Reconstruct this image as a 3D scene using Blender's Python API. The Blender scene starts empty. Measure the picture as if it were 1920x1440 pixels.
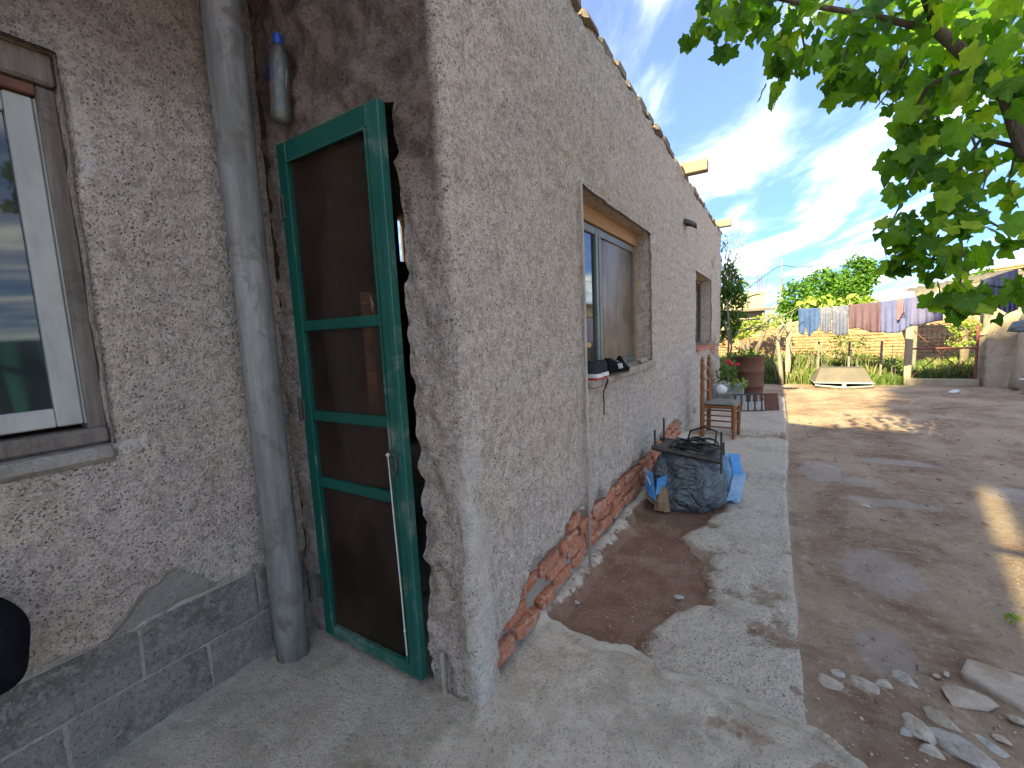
import bpy, bmesh, math, random
import numpy as np
from mathutils import Vector, Matrix, Euler
random.seed(7); rng = np.random.RandomState(7)
R = math.radians; PI = math.pi
scn = bpy.context.scene; col = scn.collection

# ------------------------------------------------------------------ camera
CAM = np.array([0, 0, 1.35]); FPX = 822.0
_y, _p, _r = -0.542960594, -0.114506674, -0.0472340707
_f = np.array([math.sin(_y)*math.cos(_p), math.cos(_y)*math.cos(_p), math.sin(_p)])
_rt = np.array([math.cos(_y), -math.sin(_y), 0.0]); _u = np.cross(_rt, _f)
_rt, _u = _rt*math.cos(_r)+_u*math.sin(_r), -_rt*math.sin(_r)+_u*math.cos(_r)
cd = bpy.data.cameras.new('camera'); cam = bpy.data.objects.new('camera', cd); col.objects.link(cam)
cd.sensor_width = 36; cd.lens = FPX/1920*36; cd.clip_start = .03; cd.clip_end = 600
M4 = Matrix(((_rt[0], _u[0], -_f[0], 0), (_rt[1], _u[1], -_f[1], 0), (_rt[2], _u[2], -_f[2], 1.35), (0, 0, 0, 1)))
cam.matrix_world = M4; scn.camera = cam
# layout helpers: points of the survey (seen direction) set on a known plane or distance
def ray(px, py):
    d = FPX*_f + _rt*(px-960) - _u*(py-720); return d/np.linalg.norm(d)
def at(px, py, Y): d = ray(px, py); return Vector(CAM + d*(Y/d[1]))
def ax(px, py, X): d = ray(px, py); return Vector(CAM + d*(X/d[0]))
def gr(px, py, z=0): d = ray(px, py); return Vector(CAM + d*((z-1.35)/d[2]))
def far(px, py, dist): return Vector(CAM + ray(px, py)*dist)

# ------------------------------------------------------------------ light
SUN_DX, SUN_DY = .345, 1.70           # ground offset of a shadow per metre of height
elev = math.atan(1/math.hypot(SUN_DX, SUN_DY)); az = math.atan2(-SUN_DX, -SUN_DY)   # towards the sun, from +Y clockwise to +X
w = bpy.data.worlds.new('World'); scn.world = w; w.use_nodes = True
nt = w.node_tree; nt.nodes.clear(); N = nt.nodes.new; L = nt.links.new
out = N('ShaderNodeOutputWorld'); bg = N('ShaderNodeBackground'); sky = N('ShaderNodeTexSky')
sky.sky_type = 'NISHITA'; sky.sun_disc = False; sky.sun_elevation = elev; sky.sun_rotation = az
sky.air_density = .8; sky.dust_density = .2; sky.ozone_density = 3.0
SKY = 0.15
bg.inputs['Strength'].default_value = SKY
def wm(op, a, b=None, c=None):
    n = N('ShaderNodeMath'); n.operation = op
    for i, v in enumerate((a, b, c)):
        if v is None: continue
        if isinstance(v, (int, float)): n.inputs[i].default_value = v
        else: L(v, n.inputs[i])
    return n.outputs[0]
tc = N('ShaderNodeTexCoord'); sp = N('ShaderNodeSeparateXYZ'); L(tc.outputs['Generated'], sp.inputs[0])
zz = wm('MAXIMUM', wm('ADD', sp.outputs[2], .12), .05)
cx = wm('DIVIDE', sp.outputs[0], zz); cy = wm('DIVIDE', sp.outputs[1], zz)
cb = N('ShaderNodeCombineXYZ'); L(cx, cb.inputs[0]); L(cy, cb.inputs[1])
mp = N('ShaderNodeMapping'); L(cb.outputs[0], mp.inputs[0]); mp.vector_type = 'TEXTURE'; mp.inputs['Rotation'].default_value = (0, 0, R(113)); mp.inputs['Scale'].default_value = (2.3, .85, 1)
n1 = N('ShaderNodeTexNoise'); n1.inputs['Scale'].default_value = 1.5; n1.inputs['Detail'].default_value = 9; n1.inputs['Roughness'].default_value = .56; n1.inputs['Distortion'].default_value = .5
L(mp.outputs[0], n1.inputs['Vector'])
n2 = N('ShaderNodeTexNoise'); n2.inputs['Scale'].default_value = .8; n2.inputs['Detail'].default_value = 3; L(cb.outputs[0], n2.inputs['Vector'])
cl = wm('ADD', wm('MULTIPLY', n1.outputs[0], .75), wm('MULTIPLY', n2.outputs[0], .35))
mr = N('ShaderNodeMapRange'); mr.interpolation_type = 'SMOOTHSTEP'; L(cl, mr.inputs[0]); mr.inputs[1].default_value = .50; mr.inputs[2].default_value = .82; mr.inputs[3].default_value = .03; mr.inputs[4].default_value = .60
mx = N('ShaderNodeMix'); mx.data_type = 'RGBA'; L(mr.outputs[0], mx.inputs[0]); pass; mx.inputs[7].default_value = (6.6, 6.2, 5.7, 1)
hs_ = N('ShaderNodeHueSaturation'); hs_.inputs['Saturation'].default_value = 1.1; L(sky.outputs[0], hs_.inputs['Color'])
tn = N('ShaderNodeMix'); tn.data_type = 'RGBA'; tn.blend_type = 'MULTIPLY'; tn.inputs[0].default_value = 1; L(hs_.outputs[0], tn.inputs[6]); tn.inputs[7].default_value = (.125, .170, .32, 1)
hzf = N('ShaderNodeMapRange'); hzf.interpolation_type = 'SMOOTHSTEP'; L(N('ShaderNodeTexCoord').outputs['Generated'], (_sz := N('ShaderNodeSeparateXYZ')).inputs[0]); L(_sz.outputs[2], hzf.inputs[0])
for _i, _v in enumerate((0., .5, 0., 1.)): hzf.inputs[_i+1].default_value = _v
hz_ = N('ShaderNodeMix'); hz_.data_type = 'RGBA'; hz_.blend_type = 'MIX'; L(hzf.outputs[0], hz_.inputs[0]); _hm = N('ShaderNodeMix'); _hm.data_type = 'RGBA'; _hm.blend_type = 'MULTIPLY'; _hm.inputs[0].default_value = 1; L(tn.outputs[2], _hm.inputs[6]); _hm.inputs[7].default_value = (.46, .55, .66, 1); L(_hm.outputs[2], hz_.inputs[6]); L(tn.outputs[2], hz_.inputs[7])
L(hz_.outputs[2], mx.inputs[6]); L(mx.outputs[2], bg.inputs['Color']); L(bg.outputs[0], out.inputs[0])
sd = bpy.data.lights.new('sun', 'SUN'); sun = bpy.data.objects.new('sun', sd); col.objects.link(sun)
sd.energy = 2.3; sd.angle = R(.5); sd.color = (1, .84, .60)
sun.rotation_euler = Vector((SUN_DX, SUN_DY, -1)).to_track_quat('-Z', 'Y').to_euler()
vs = scn.view_settings; vs.view_transform = 'Standard'; vs.look = 'None'; vs.gamma = 1; vs.use_curve_mapping = False
vs.exposure = 3.15
vs.use_white_balance = True; vs.white_balance_temperature = 7900; vs.white_balance_tint = -13
scn.cycles.max_bounces = 6; scn.cycles.diffuse_bounces = 4; scn.cycles.glossy_bounces = 3; scn.cycles.transmission_bounces = 4
scn.cycles.transparent_max_bounces = 12
scn.cycles.caustics_reflective = False; scn.cycles.caustics_refractive = False

# ------------------------------------------------------------------ numpy noise
_T = np.random.RandomState(11).rand(64, 64, 64).astype(np.float32)
def vnoise(x, y, z):
    x, y, z = np.broadcast_arrays(np.asarray(x, float), np.asarray(y, float), np.asarray(z, float))
    xi, yi, zi = np.floor(x).astype(int), np.floor(y).astype(int), np.floor(z).astype(int)
    fx, fy, fz = x-xi, y-yi, z-zi
    fx, fy, fz = fx*fx*(3-2*fx), fy*fy*(3-2*fy), fz*fz*(3-2*fz); o = 0
    for a in (0, 1):
        for b in (0, 1):
            for c in (0, 1):
                o = o + _T[(xi+a) & 63, (yi+b) & 63, (zi+c) & 63]*(fx if a else 1-fx)*(fy if b else 1-fy)*(fz if c else 1-fz)
    return o*2-1
def fbm(x, y, z=0, sc=1, oct=4, g=.5):
    o = 0; a = 1
    for i in range(oct):
        o = o + a*vnoise(x*sc+17.3*i, y*sc+5.1*i, z*sc+9.7*i); sc = sc*2.03; a *= g
    return o
def sstep(a, b, x):
    t = np.clip((x-a)/(b-a), 0, 1); return t*t*(3-2*t)
def inpoly(px, py, poly):
    """signed-ish distance to a polygon, positive inside"""
    px, py = np.broadcast_arrays(px, py); ins = np.zeros(px.shape, bool); d = np.full(px.shape, 1e9)
    n = len(poly)
    for i in range(n):
        (x1, y1), (x2, y2) = poly[i], poly[(i+1) % n]
        t = np.clip(((px-x1)*(x2-x1)+(py-y1)*(y2-y1))/((x2-x1)**2+(y2-y1)**2+1e-12), 0, 1)
        d = np.minimum(d, np.hypot(px-x1-t*(x2-x1), py-y1-t*(y2-y1)))
        c = ((y1 > py) != (y2 > py)) & (px < (x2-x1)*(py-y1)/(y2-y1+1e-12)+x1); ins ^= c
    return np.where(ins, d, -d)

# ------------------------------------------------------------------ materials
class NT:
    def __init__(s, name):
        s.m = bpy.data.materials.new(name); s.m.use_nodes = True; s.t = s.m.node_tree; s.t.nodes.clear()
        s.o = s.n('ShaderNodeOutputMaterial'); s.b = s.n('ShaderNodeBsdfPrincipled'); s.l(s.b.outputs[0], s.o.inputs[0])
        s.pos = s.n('ShaderNodeNewGeometry').outputs['Position']
    def n(s, k): return s.t.nodes.new(k)
    def l(s, a, b): s.t.links.new(a, b)
    def setin(s, sock, v):
        if isinstance(v, (int, float, tuple)):
            sock.default_value = v if not (isinstance(v, tuple) and len(v) == 3 and sock.type == 'RGBA') else (*v, 1)
        else: s.l(v, sock)
    def noise(s, sc, det=3, rough=.5, vec=None, dist=0, out=0):
        n = s.n('ShaderNodeTexNoise'); s.l(vec or s.pos, n.inputs['Vector']); n.inputs['Scale'].default_value = sc
        n.inputs['Detail'].default_value = det; n.inputs['Roughness'].default_value = rough; n.inputs['Distortion'].default_value = dist
        return n.outputs[out]
    def vor(s, sc, feat='F1', vec=None, out='Distance', rnd=1):
        n = s.n('ShaderNodeTexVoronoi'); s.l(vec or s.pos, n.inputs['Vector']); n.inputs['Scale'].default_value = sc; n.feature = feat
        n.inputs['Randomness'].default_value = rnd
        return n.outputs[out]
    def scale(s, v, vec=None, rot=(0, 0, 0)):
        n = s.n('ShaderNodeMapping'); s.l(vec or s.pos, n.inputs[0]); n.inputs['Scale'].default_value = v; n.inputs['Rotation'].default_value = rot; return n.outputs[0]
    def rng(s, x, a, b, c=0., d=1., smooth=True):
        n = s.n('ShaderNodeMapRange'); n.interpolation_type = 'SMOOTHSTEP' if smooth else 'LINEAR'; s.l(x, n.inputs[0])
        for i, v in enumerate((a, b, c, d)): n.inputs[i+1].default_value = v
        return n.outputs[0]
    def mix(s, f, a, b, mode='MIX'):
        n = s.n('ShaderNodeMix'); n.data_type = 'RGBA'; n.blend_type = mode
        s.setin(n.inputs[0], f); s.setin(n.inputs[6], a); s.setin(n.inputs[7], b); return n.outputs[2]
    def math(s, op, a, b=0.):
        n = s.n('ShaderNodeMath'); n.operation = op; s.setin(n.inputs[0], a); s.setin(n.inputs[1], b); return n.outputs[0]
    def attr(s, name):
        n = s.n('ShaderNodeAttribute'); n.attribute_name = name; return n.outputs['Fac']
    def orand(s): return s.n('ShaderNodeObjectInfo').outputs['Random']
    def bump(s, h, strength=.5, dist=.01):
        n = s.n('ShaderNodeBump'); s.l(h, n.inputs['Height']); n.inputs['Strength'].default_value = strength; n.inputs['Distance'].default_value = dist
        s.l(n.outputs[0], s.b.inputs['Normal'])
    def set(s, color=None, rough=.8, spec=.3, metal=0.):
        if color is not None: s.setin(s.b.inputs['Base Color'], color)
        s.setin(s.b.inputs['Roughness'], rough); s.setin(s.b.inputs['Specular IOR Level'], spec); s.setin(s.b.inputs['Metallic'], metal); return s.m
def simple(name, c1, c2=None, sc=12, rough=.7, spec=.3, metal=0., bump=.3, bd=.004, stretch=(1, 1, 1), grime=None):
    s = NT(name); v = s.scale(stretch)
    f = s.rng(s.noise(sc, 5, .6, v), .3, .7); c = s.mix(f, c1, c2 or tuple(x*.75 for x in c1))
    f2 = s.rng(s.noise(sc*5, 3, .6, v), .35, .75); c = s.mix(s.math('MULTIPLY', f2, .35), c, tuple(x*.6 for x in c1))
    if grime: c = s.mix(s.rng(s.noise(sc*.6, 6, .7, dist=.6), .5, .68, 0, .8), c, grime)
    if bump: s.bump(s.noise(sc*4, 5, .65, v), bump, bd)
    return s.set(c, rough, spec, metal)
MAT = {}
def plaster():
    s = NT('plaster')
    big = s.rng(s.noise(1.7, 5, .6, dist=.3), .34, .66); mid = s.rng(s.noise(6.5, 5, .65), .35, .68)
    c = s.mix(big, (.72, .60, .49), (.62, .55, .49)); c = s.mix(s.math('MULTIPLY', mid, .55), c, (.80, .69, .60))
    pinkm = s.rng(s.noise(3.1, 4, .6, s.scale((1, 1, 1.6))), .5, .68); c = s.mix(s.math('MULTIPLY', pinkm, .45), c, (.57, .44, .36))
    # worn cement skin showing in patches
    c = s.mix(s.attr('smooth'), c, s.mix(s.noise(14, 5), (.36, .355, .34), (.47, .45, .42)))
    g1 = s.noise(110, 4, .75); v1 = s.vor(105); v2 = s.vor(62)
    rgh = s.math('SUBTRACT', 1., s.math('MULTIPLY', s.attr('smooth'), .8))
    grain = s.rng(s.noise(190, 2, .6), .38, .62); pm = s.rng(s.noise(17, 4, .6), .38, .62, .35, 1.)
    p1 = s.math('MULTIPLY', s.rng(v1, .20, .36, 1., 0.), s.rng(s.noise(70, 1), .44, .56)); p2 = s.math('MULTIPLY', s.rng(v2, .14, .27, 1., 0.), s.rng(s.noise(33, 1), .46, .56))
    c = s.mix(s.math('MULTIPLY', grain, s.math('MULTIPLY', rgh, .42)), c, (.88, .80, .71))
    c = s.mix(s.math('MULTIPLY', s.rng(s.noise(140, 3, .7), .52, .64), s.math('MULTIPLY', rgh, .50)), c, (.19, .155, .13))
    pit = s.math('MULTIPLY', s.math('MAXIMUM', p1, p2), pm); c = s.mix(s.math('MULTIPLY', pit, s.math('MULTIPLY', rgh, .85)), c, (.085, .065, .055))
    kb = s.noise(36, 5, .72); kn = s.rng(kb, .40, .56); c = s.mix(s.math('MULTIPLY', s.math('SUBTRACT', 1., kn), s.math('MULTIPLY', rgh, .42)), c, (.22, .18, .15))
    c = s.mix(s.math('MULTIPLY', s.rng(s.noise(52, 4, .7), .55, .68), s.math('MULTIPLY', rgh, .5)), c, (.82, .74, .66))
    ck = s.math('ABSOLUTE', s.math('SUBTRACT', s.noise(1.3, 3, .5, s.scale((1, 1, 1.7)), .2), .5)); ckm = s.math('MULTIPLY', s.rng(ck, .0006, .0022, 1., 0.), s.rng(s.noise(.9, 2), .52, .60)); c = s.mix(s.math('MULTIPLY', ckm, .15), c, (.10, .085, .075))
    shade_stain = s.attr('shade_stain'); c = s.mix(s.math('MULTIPLY', shade_stain, .9), c, s.mix(s.rng(s.noise(9, 5, .6), .4, .6), (.10, .068, .052), (.21, .15, .12)))  # brown staining plus painted roof shade, darkening the wall tops
    damp = s.math('ADD', s.attr('damp'), s.math('MULTIPLY', s.noise(9, 5, .6), .5)); c = s.mix(s.rng(damp, .62, .80), c, s.mix(g1, (.20, .19, .17), (.29, .27, .24)))
    er = s.attr('erode'); c = s.mix(s.rng(er, .35, .6), c, s.mix(s.noise(28, 4), (.42, .365, .31), (.60, .55, .48)))
    stre = s.rng(s.noise(1, 4, .6, s.scale((11, 11, .9))), .58, .72, 0, .22); c = s.mix(stre, c, (.30, .26, .23))
    h = s.math('ADD', s.math('MULTIPLY', g1, 1.1), s.math('MULTIPLY', pit, -.8)); h = s.math('ADD', h, s.math('MULTIPLY', v2, .35)); h = s.math('ADD', h, s.math('MULTIPLY', kb, 1.1)); h = s.math('ADD', h, s.math('MULTIPLY', ckm, -.4))
    h = s.math('ADD', s.math('MULTIPLY', h, rgh), s.math('MULTIPLY', s.noise(22, 4, .6), .7))
    s.bump(h, 1., .017); return s.set(c, .95, .12)
MAT['plaster'] = plaster()
def ground_mat():
    s = NT('yard_ground')
    # packed red-brown earth
    a = s.rng(s.noise(1.15, 6, .62, s.scale((1.3, 1, 1)), .5), .36, .62); b = s.rng(s.noise(5.2, 6, .68, s.scale((.8, 1.8, 1)), .6), .38, .64)
    dirt = s.mix(a, (.20, .115, .072), (.42, .31, .225)); dirt = s.mix(s.math('MULTIPLY', b, .6), dirt, (.38, .285, .21))
    dirt = s.mix(s.rng(s.noise(2.3, 5, .6, dist=.8), .55, .68, 0, .5), dirt, (.20, .125, .09))
    dirt = s.mix(s.rng(s.noise(38, 5, .75), .56, .68, 0, .6), dirt, (.15, .095, .07)); dirt = s.mix(s.rng(s.noise(21, 6, .75), .53, .66, 0, .5), dirt, (.56, .46, .36)); dirt = s.mix(s.rng(s.noise(62, 3, .7), .64, .72, 0, .5), dirt, (.55, .50, .44))
    silt = s.rng(s.math('ADD', s.attr('silt'), s.math('MULTIPLY', s.noise(7, 5, .6), .6)), .62, .95); dirt = s.mix(s.math('MULTIPLY', silt, .5), dirt, (.36, .31, .28))
    wet = s.mix(s.rng(s.noise(7, 5, .6), .35, .65), (.215, .115, .072), (.29, .175, .12)); wet = s.mix(s.rng(s.noise(90, 5, .8), .48, .62, 0, .75), wet, (.12, .07, .05)); wet = s.mix(s.rng(s.noise(60, 5, .8), .56, .66, 0, .7), wet, (.44, .31, .235)); wet = s.mix(s.rng(s.noise(4.5, 5, .65), .52, .66, 0, .6), wet, (.35, .235, .165))
    wetm = s.rng(s.math('ADD', s.attr('wet'), s.math('MULTIPLY', s.noise(16, 5, .65), .6)), .74, .90)
    # exposed-aggregate concrete
    vc = s.vor(75, out='Color'); vd = s.vor(75); ag = s.mix(.24, (.62, .50, .405), vc); ag = s.mix(s.noise(5, 5, .6), ag, (.53, .43, .35)); ag = s.mix(s.rng(s.noise(3.1, 7, .7), .50, .64, 0, .6), ag, (.40, .30, .225))
    hs = s.n('ShaderNodeHueSaturation'); s.l(ag, hs.inputs['Color']); hs.inputs['Saturation'].default_value = .35; ag = s.mix(1., hs.outputs[0], (1.04, .96, .86), 'MULTIPLY')
    ag = s.mix(s.rng(s.noise(110, 3, .7), .54, .66, 0, .8), ag, (.12, .10, .09)); ag = s.mix(s.rng(s.noise(85, 3, .7), .60, .68, 0, .6), ag, (.62, .57, .52))
    cm = s.rng(s.math('ADD', s.attr('conc'), s.math('ADD', s.math('MULTIPLY', s.math('SUBTRACT', s.noise(13, 12, .82), .5), 1.7), s.math('MULTIPLY', s.math('SUBTRACT', s.noise(75, 3, .7), .5), 1.3))), .34, .70); cm = s.math('MULTIPLY', cm, s.rng(s.math('ADD', s.attr('walk'), s.math('MULTIPLY', s.math('SUBTRACT', s.noise(30, 5, .7), .5), .6)), .42, .56))
    # door apron: worn grey cement
    ap = s.mix(s.rng(s.noise(3.2, 5, .6), .38, .62), (.45, .385, .31), (.62, .53, .44)); ap = s.mix(s.rng(s.noise(9, 7, .7), .46, .62, 0, .6), ap, (.70, .61, .51)); ap = s.mix(s.rng(s.noise(24, 6, .75), .52, .66, 0, .5), ap, (.27, .23, .19))
    ap = s.mix(s.rng(s.noise(120, 3, .7), .56, .66, 0, .75), ap, (.13, .115, .10)); ap = s.mix(s.rng(s.noise(95, 3, .7), .62, .70, 0, .4), ap, (.6, .56, .5))
    ap = s.mix(s.rng(s.noise(4.1, 5, .6, dist=.4), .60, .70, 0, .55), ap, (.27, .225, .15))
    apm = s.rng(s.math('ADD', s.attr('apron'), s.math('MULTIPLY', s.math('SUBTRACT', s.noise(10, 6, .7), .5), .8)), .42, .56)
    mo = s.mix(s.noise(8, 6, .7), (.66, .58, .49), (.50, .43, .36)); mo = s.mix(s.rng(s.noise(70, 4, .7), .58, .7, 0, .5), mo, (.28, .23, .19)); mom = s.rng(s.math('ADD', s.attr('mortar'), s.math('MULTIPLY', s.math('SUBTRACT', s.noise(24, 6, .7), .5), .7)), .42, .55)
    c = s.mix(wetm, dirt, wet); c = s.mix(cm, c, ag); c = s.mix(apm, c, ap); c = s.mix(mom, c, mo)
    h = s.math('MULTIPLY', s.noise(75, 5, .75), 1.); h = s.math('ADD', h, s.math('MULTIPLY', s.noise(14, 5, .6), 1.2)); h = s.math('ADD', h, s.math('MULTIPLY', s.math('MULTIPLY', vd, cm), -.55))
    s.bump(h, 1., .016)
    dk2 = None; rg = s.mix(silt, (.92, .92, .92), (.52, .52, .52)); rg = s.mix(s.math('MULTIPLY', wetm, .6), rg, (.6, .6, .6)); s.l(rg, s.b.inputs['Roughness'])
    s.l(c, s.b.inputs['Base Color']); s.b.inputs['Specular IOR Level'].default_value = .25; return s.m
MAT['ground'] = ground_mat()
def brick_mat(name, c1, c2, dust):
    s = NT(name); r = s.orand(); c = s.mix(r, c1, c2); c = s.mix(s.rng(s.noise(5, 5, .65), .4, .62), c, tuple(x*.72 for x in c1)); c = s.mix(s.rng(s.noise(26, 5, .65), .45, .66), c, dust); c = s.mix(s.rng(s.noise(90, 3, .6), .54, .66, 0, .7), c, tuple(x*.35 for x in c1)); c = s.mix(s.rng(s.noise(130, 2, .6), .58, .68, 0, .5), c, tuple(min(.7, x*1.6) for x in c2))
    s.bump(s.noise(48, 6, .75), 1., .014); return s.set(c, .92, .15)
MAT['brick'] = brick_mat('red_brick', (.54, .19, .10), (.46, .20, .13), (.50, .33, .25))
MAT['farbrick'] = brick_mat('far_brick', (.36, .22, .13), (.34, .15, .09), (.44, .33, .21))
MAT['block'] = brick_mat('concrete_block', (.20, .185, .165), (.25, .23, .205), (.29, .27, .24))
MAT['coping'] = brick_mat('coping_brick', (.26, .215, .17), (.28, .24, .20), (.31, .27, .23))
MAT['farmortar'] = simple('adobe_mortar', (.38, .30, .20), (.30, .22, .14), 6, .95, .1, bump=.8, bd=.02)
MAT['mortar'] = simple('mortar', (.43, .385, .335), (.31, .25, .20), 14, .95, .1, bump=1, bd=.014, grime=(.34, .20, .14))
MAT['greymortar'] = simple('grey_mortar', (.36, .335, .30), (.26, .24, .215), 12, .95, .1, bump=1, bd=.012, grime=(.20, .18, .16))
MAT['adobe'] = simple('adobe', (.44, .35, .26), (.36, .28, .20), 5, .95, .1, bump=1, bd=.02)
MAT['pipe'] = simple('aged_zinc', (.17, .172, .165), (.31, .31, .295), 13, .8, .2, .05, .7, .005, (1, 1, .12), grime=(.13, .12, .10))
MAT['green'] = simple('green_paint', (.004, .066, .050), (.006, .088, .066), 5, .5, .4, 0, .25, .002, (1, 1, .3))
MAT['greenworn'] = simple('worn_green_paint', (.007, .085, .065), (.018, .115, .09), 9, .55, .4, 0, .3, .003, (1, 1, .2), grime=(.18, .20, .17))
MAT['white'] = simple('white_paint', (.34, .355, .34), (.43, .44, .42), 6, .55, .35, 0, .15, .002, (1, 1, .3), grime=(.36, .35, .31))
MAT['oldwood'] = simple('old_wood', (.13, .115, .10), (.21, .185, .16), 9, .85, .2, 0, .6, .004, (6, 6, .5), grime=(.09, .07, .06))
MAT['lintel'] = simple('raw_wood', (.42, .25, .12), (.33, .19, .09), 5, .7, .3, 0, .4, .003, (1, .25, 6))
MAT['steel'] = simple('grey_green_steel', (.13, .155, .145), (.18, .20, .185), 6, .5, .4, .1, .15, .002)
MAT['rust'] = simple('rusty_metal', (.13, .06, .042), (.18, .09, .065), 8, .8, .3, .2, .4, .003, grime=(.12, .06, .04))
MAT['redsteel'] = simple('red_oxide_steel', (.26, .08, .06), (.20, .08, .07), 8, .7, .3, .1, .3, .002)
MAT['darksteel'] = simple('dark_metal', (.05, .047, .043), (.09, .08, .07), 20, .6, .4, .4, .3, .003)
MAT['galv'] = simple('galvanised', (.42, .44, .45), (.34, .36, .37), 8, .45, .5, .5, .2, .002)
MAT['chair'] = simple('varnished_wood', (.27, .10, .03), (.17, .06, .02), 9, .38, .5, 0, .25, .002, (4, 4, .6))
MAT['cushion'] = simple('grey_rush', (.17, .165, .15), (.24, .23, .205), 30, .9, .1, 0, .8, .006)
MAT['tarp'] = simple('grey_tarpaulin', (.062, .085, .10), (.085, .115, .13), 7, .45, .5, 0, .6, .008, grime=(.13, .13, .12))
_s = NT('grey_tarpaulin'); _c = _s.mix(_s.noise(6, 4), (.09, .115, .13), (.125, .155, .17)); _c = _s.mix(_s.rng(_s.noise(5, 6, .7, dist=.6), .52, .68, 0, .6), _c, (.17, .17, .155))
_w = _s.noise(3.6, 2, .5, dist=1.6); _rd = _s.math('ABSOLUTE', _s.math('SUBTRACT', _w, .5)); _w2 = _s.noise(10, 2, .5, dist=1.2); _rd2 = _s.math('ABSOLUTE', _s.math('SUBTRACT', _w2, .5))
_s.bump(_s.math('ADD', _s.math('POWER', _rd, .6), _s.math('MULTIPLY', _s.math('POWER', _rd2, .6), .4)), 1., .06); MAT['tarp'] = _s.set(_c, .42, .5)
MAT['cord'] = simple('black_rubber', (.018, .018, .019), (.03, .03, .03), 20, .5, .4)
MAT['carton'] = simple('blue_print_card', (.07, .25, .58), (.10, .34, .66), 9, .6, .3, grime=(.50, .50, .50))
MAT['cartonpale'] = simple('pale_blue_sack', (.27, .42, .58), (.20, .36, .55), 6, .5, .3, bump=.6, bd=.008, grime=(.42, .47, .52))
MAT['kraft'] = simple('brown_card', (.33, .23, .14), (.25, .17, .10), 10, .85, .2, bump=.6, bd=.006)
MAT['timber'] = simple('pale_timber', (.40, .32, .23), (.32, .25, .17), 6, .8, .2, 0, .4, .004, (1, 1, .3))
MAT['beam'] = simple('cream_beam', (.30, .25, .18), (.26, .215, .15), 7, .85, .2, bump=.4, bd=.004)
MAT['conduit'] = simple('painted_conduit', (.36, .32, .28), (.44, .40, .36), 10, .7, .3, grime=(.28, .22, .18))
MAT['bark'] = simple('bark', (.13, .10, .08), (.22, .18, .145), 22, .95, .1, 0, 1., .012, (1, 1, .3))
MAT['greybark'] = simple('grey_bark', (.26, .235, .20), (.17, .15, .125), 22, .95, .1, 0, 1., .01, (1, 1, .3))
MAT['stone'] = simple('pale_stone', (.56, .50, .43), (.38, .33, .275), 14, .92, .2, bump=1, bd=.014, grime=(.30, .205, .15))
MAT['stoneblue'] = simple('blue_grey_stone', (.38, .375, .355), (.50, .485, .45), 14, .9, .2, bump=1, bd=.012, grime=(.31, .235, .185))
MAT['conc'] = simple('old_concrete', (.47, .40, .34), (.37, .31, .26), 11, .92, .2, bump=.9, bd=.01, grime=(.31, .21, .15))
MAT['black'] = simple('black_cloth', (.008, .008, .011), (.013, .013, .017), 20, .95, .05, bump=.5)
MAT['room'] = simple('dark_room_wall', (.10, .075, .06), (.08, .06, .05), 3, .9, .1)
MAT['roofwood'] = simple('porch_ceiling', (.30, .20, .12), (.24, .16, .10), 4, .9, .1)
MAT['string'] = simple('string', (.62, .60, .55), (.5, .48, .44), 40, .9, .1)
MAT['whiteplastic'] = simple('white_plastic', (.62, .63, .62), (.70, .70, .68), 8, .4, .4, bump=.05, grime=(.45, .42, .38))
MAT['redflower'] = simple('red_petals', (.55, .02, .03), (.62, .05, .05), 30, .6, .2)
MAT['sheet'] = simple('weathered_sheet', (.17, .145, .12), (.13, .11, .095), 3, .7, .3, .2, .2, .003)
def cloth(name, c1, c2=None, sc=9): return simple(name, c1, c2, sc, .95, .05, 0, .4, .004)
def leafmat(name, c1, c2, c3, trans=.5, attr='rnd'):
    s = NT(name); r = s.attr(attr); c = s.mix(s.rng(r, 0, .6), c1, c2); c = s.mix(s.rng(r, .6, 1), c, c3); c = s.mix(s.rng(s.noise(25, 3), .4, .65, 0, .3), c, c1); c = s.mix(s.rng(s.attr('vein'), .86, 1., 0, .22), c, tuple(min(1, x*1.3+.03) for x in c3))
    s.b.inputs['Roughness'].default_value = .5; s.b.inputs['Specular IOR Level'].default_value = .25; s.l(c, s.b.inputs['Base Color'])
    t = s.n('ShaderNodeBsdfTranslucent'); tcx = s.mix(1., c, (1.15, 1.25, .35), 'MULTIPLY'); s.l(tcx, t.inputs[0]); m = s.n('ShaderNodeMixShader'); m.inputs[0].default_value = trans
    s.l(s.b.outputs[0], m.inputs[1]); s.l(t.outputs[0], m.inputs[2]); s.l(m.outputs[0], s.o.inputs[0]); s.bump(s.noise(60, 3), .3, .004); return s.m
MAT['vine'] = leafmat('vine_leaf', (.06, .16, .03), (.19, .38, .045), (.42, .58, .08), .55)
MAT['farleaf'] = leafmat('tree_leaf', (.045, .12, .018), (.09, .20, .025), (.15, .29, .04), .35)
MAT['paleleaf'] = leafmat('pale_leaf', (.20, .30, .05), (.30, .38, .09), (.40, .44, .14), .35)
MAT['darkleaf'] = leafmat('creeper_leaf', (.04, .10, .02), (.08, .16, .03), (.13, .24, .04), .35)
MAT['grass'] = leafmat('grass_blade', (.07, .135, .03), (.14, .19, .06), (.34, .28, .15), .3)
MAT['dryleaf'] = leafmat('dry_leaf', (.26, .24, .15), (.34, .31, .22), (.42, .38, .20), .4)
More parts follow.
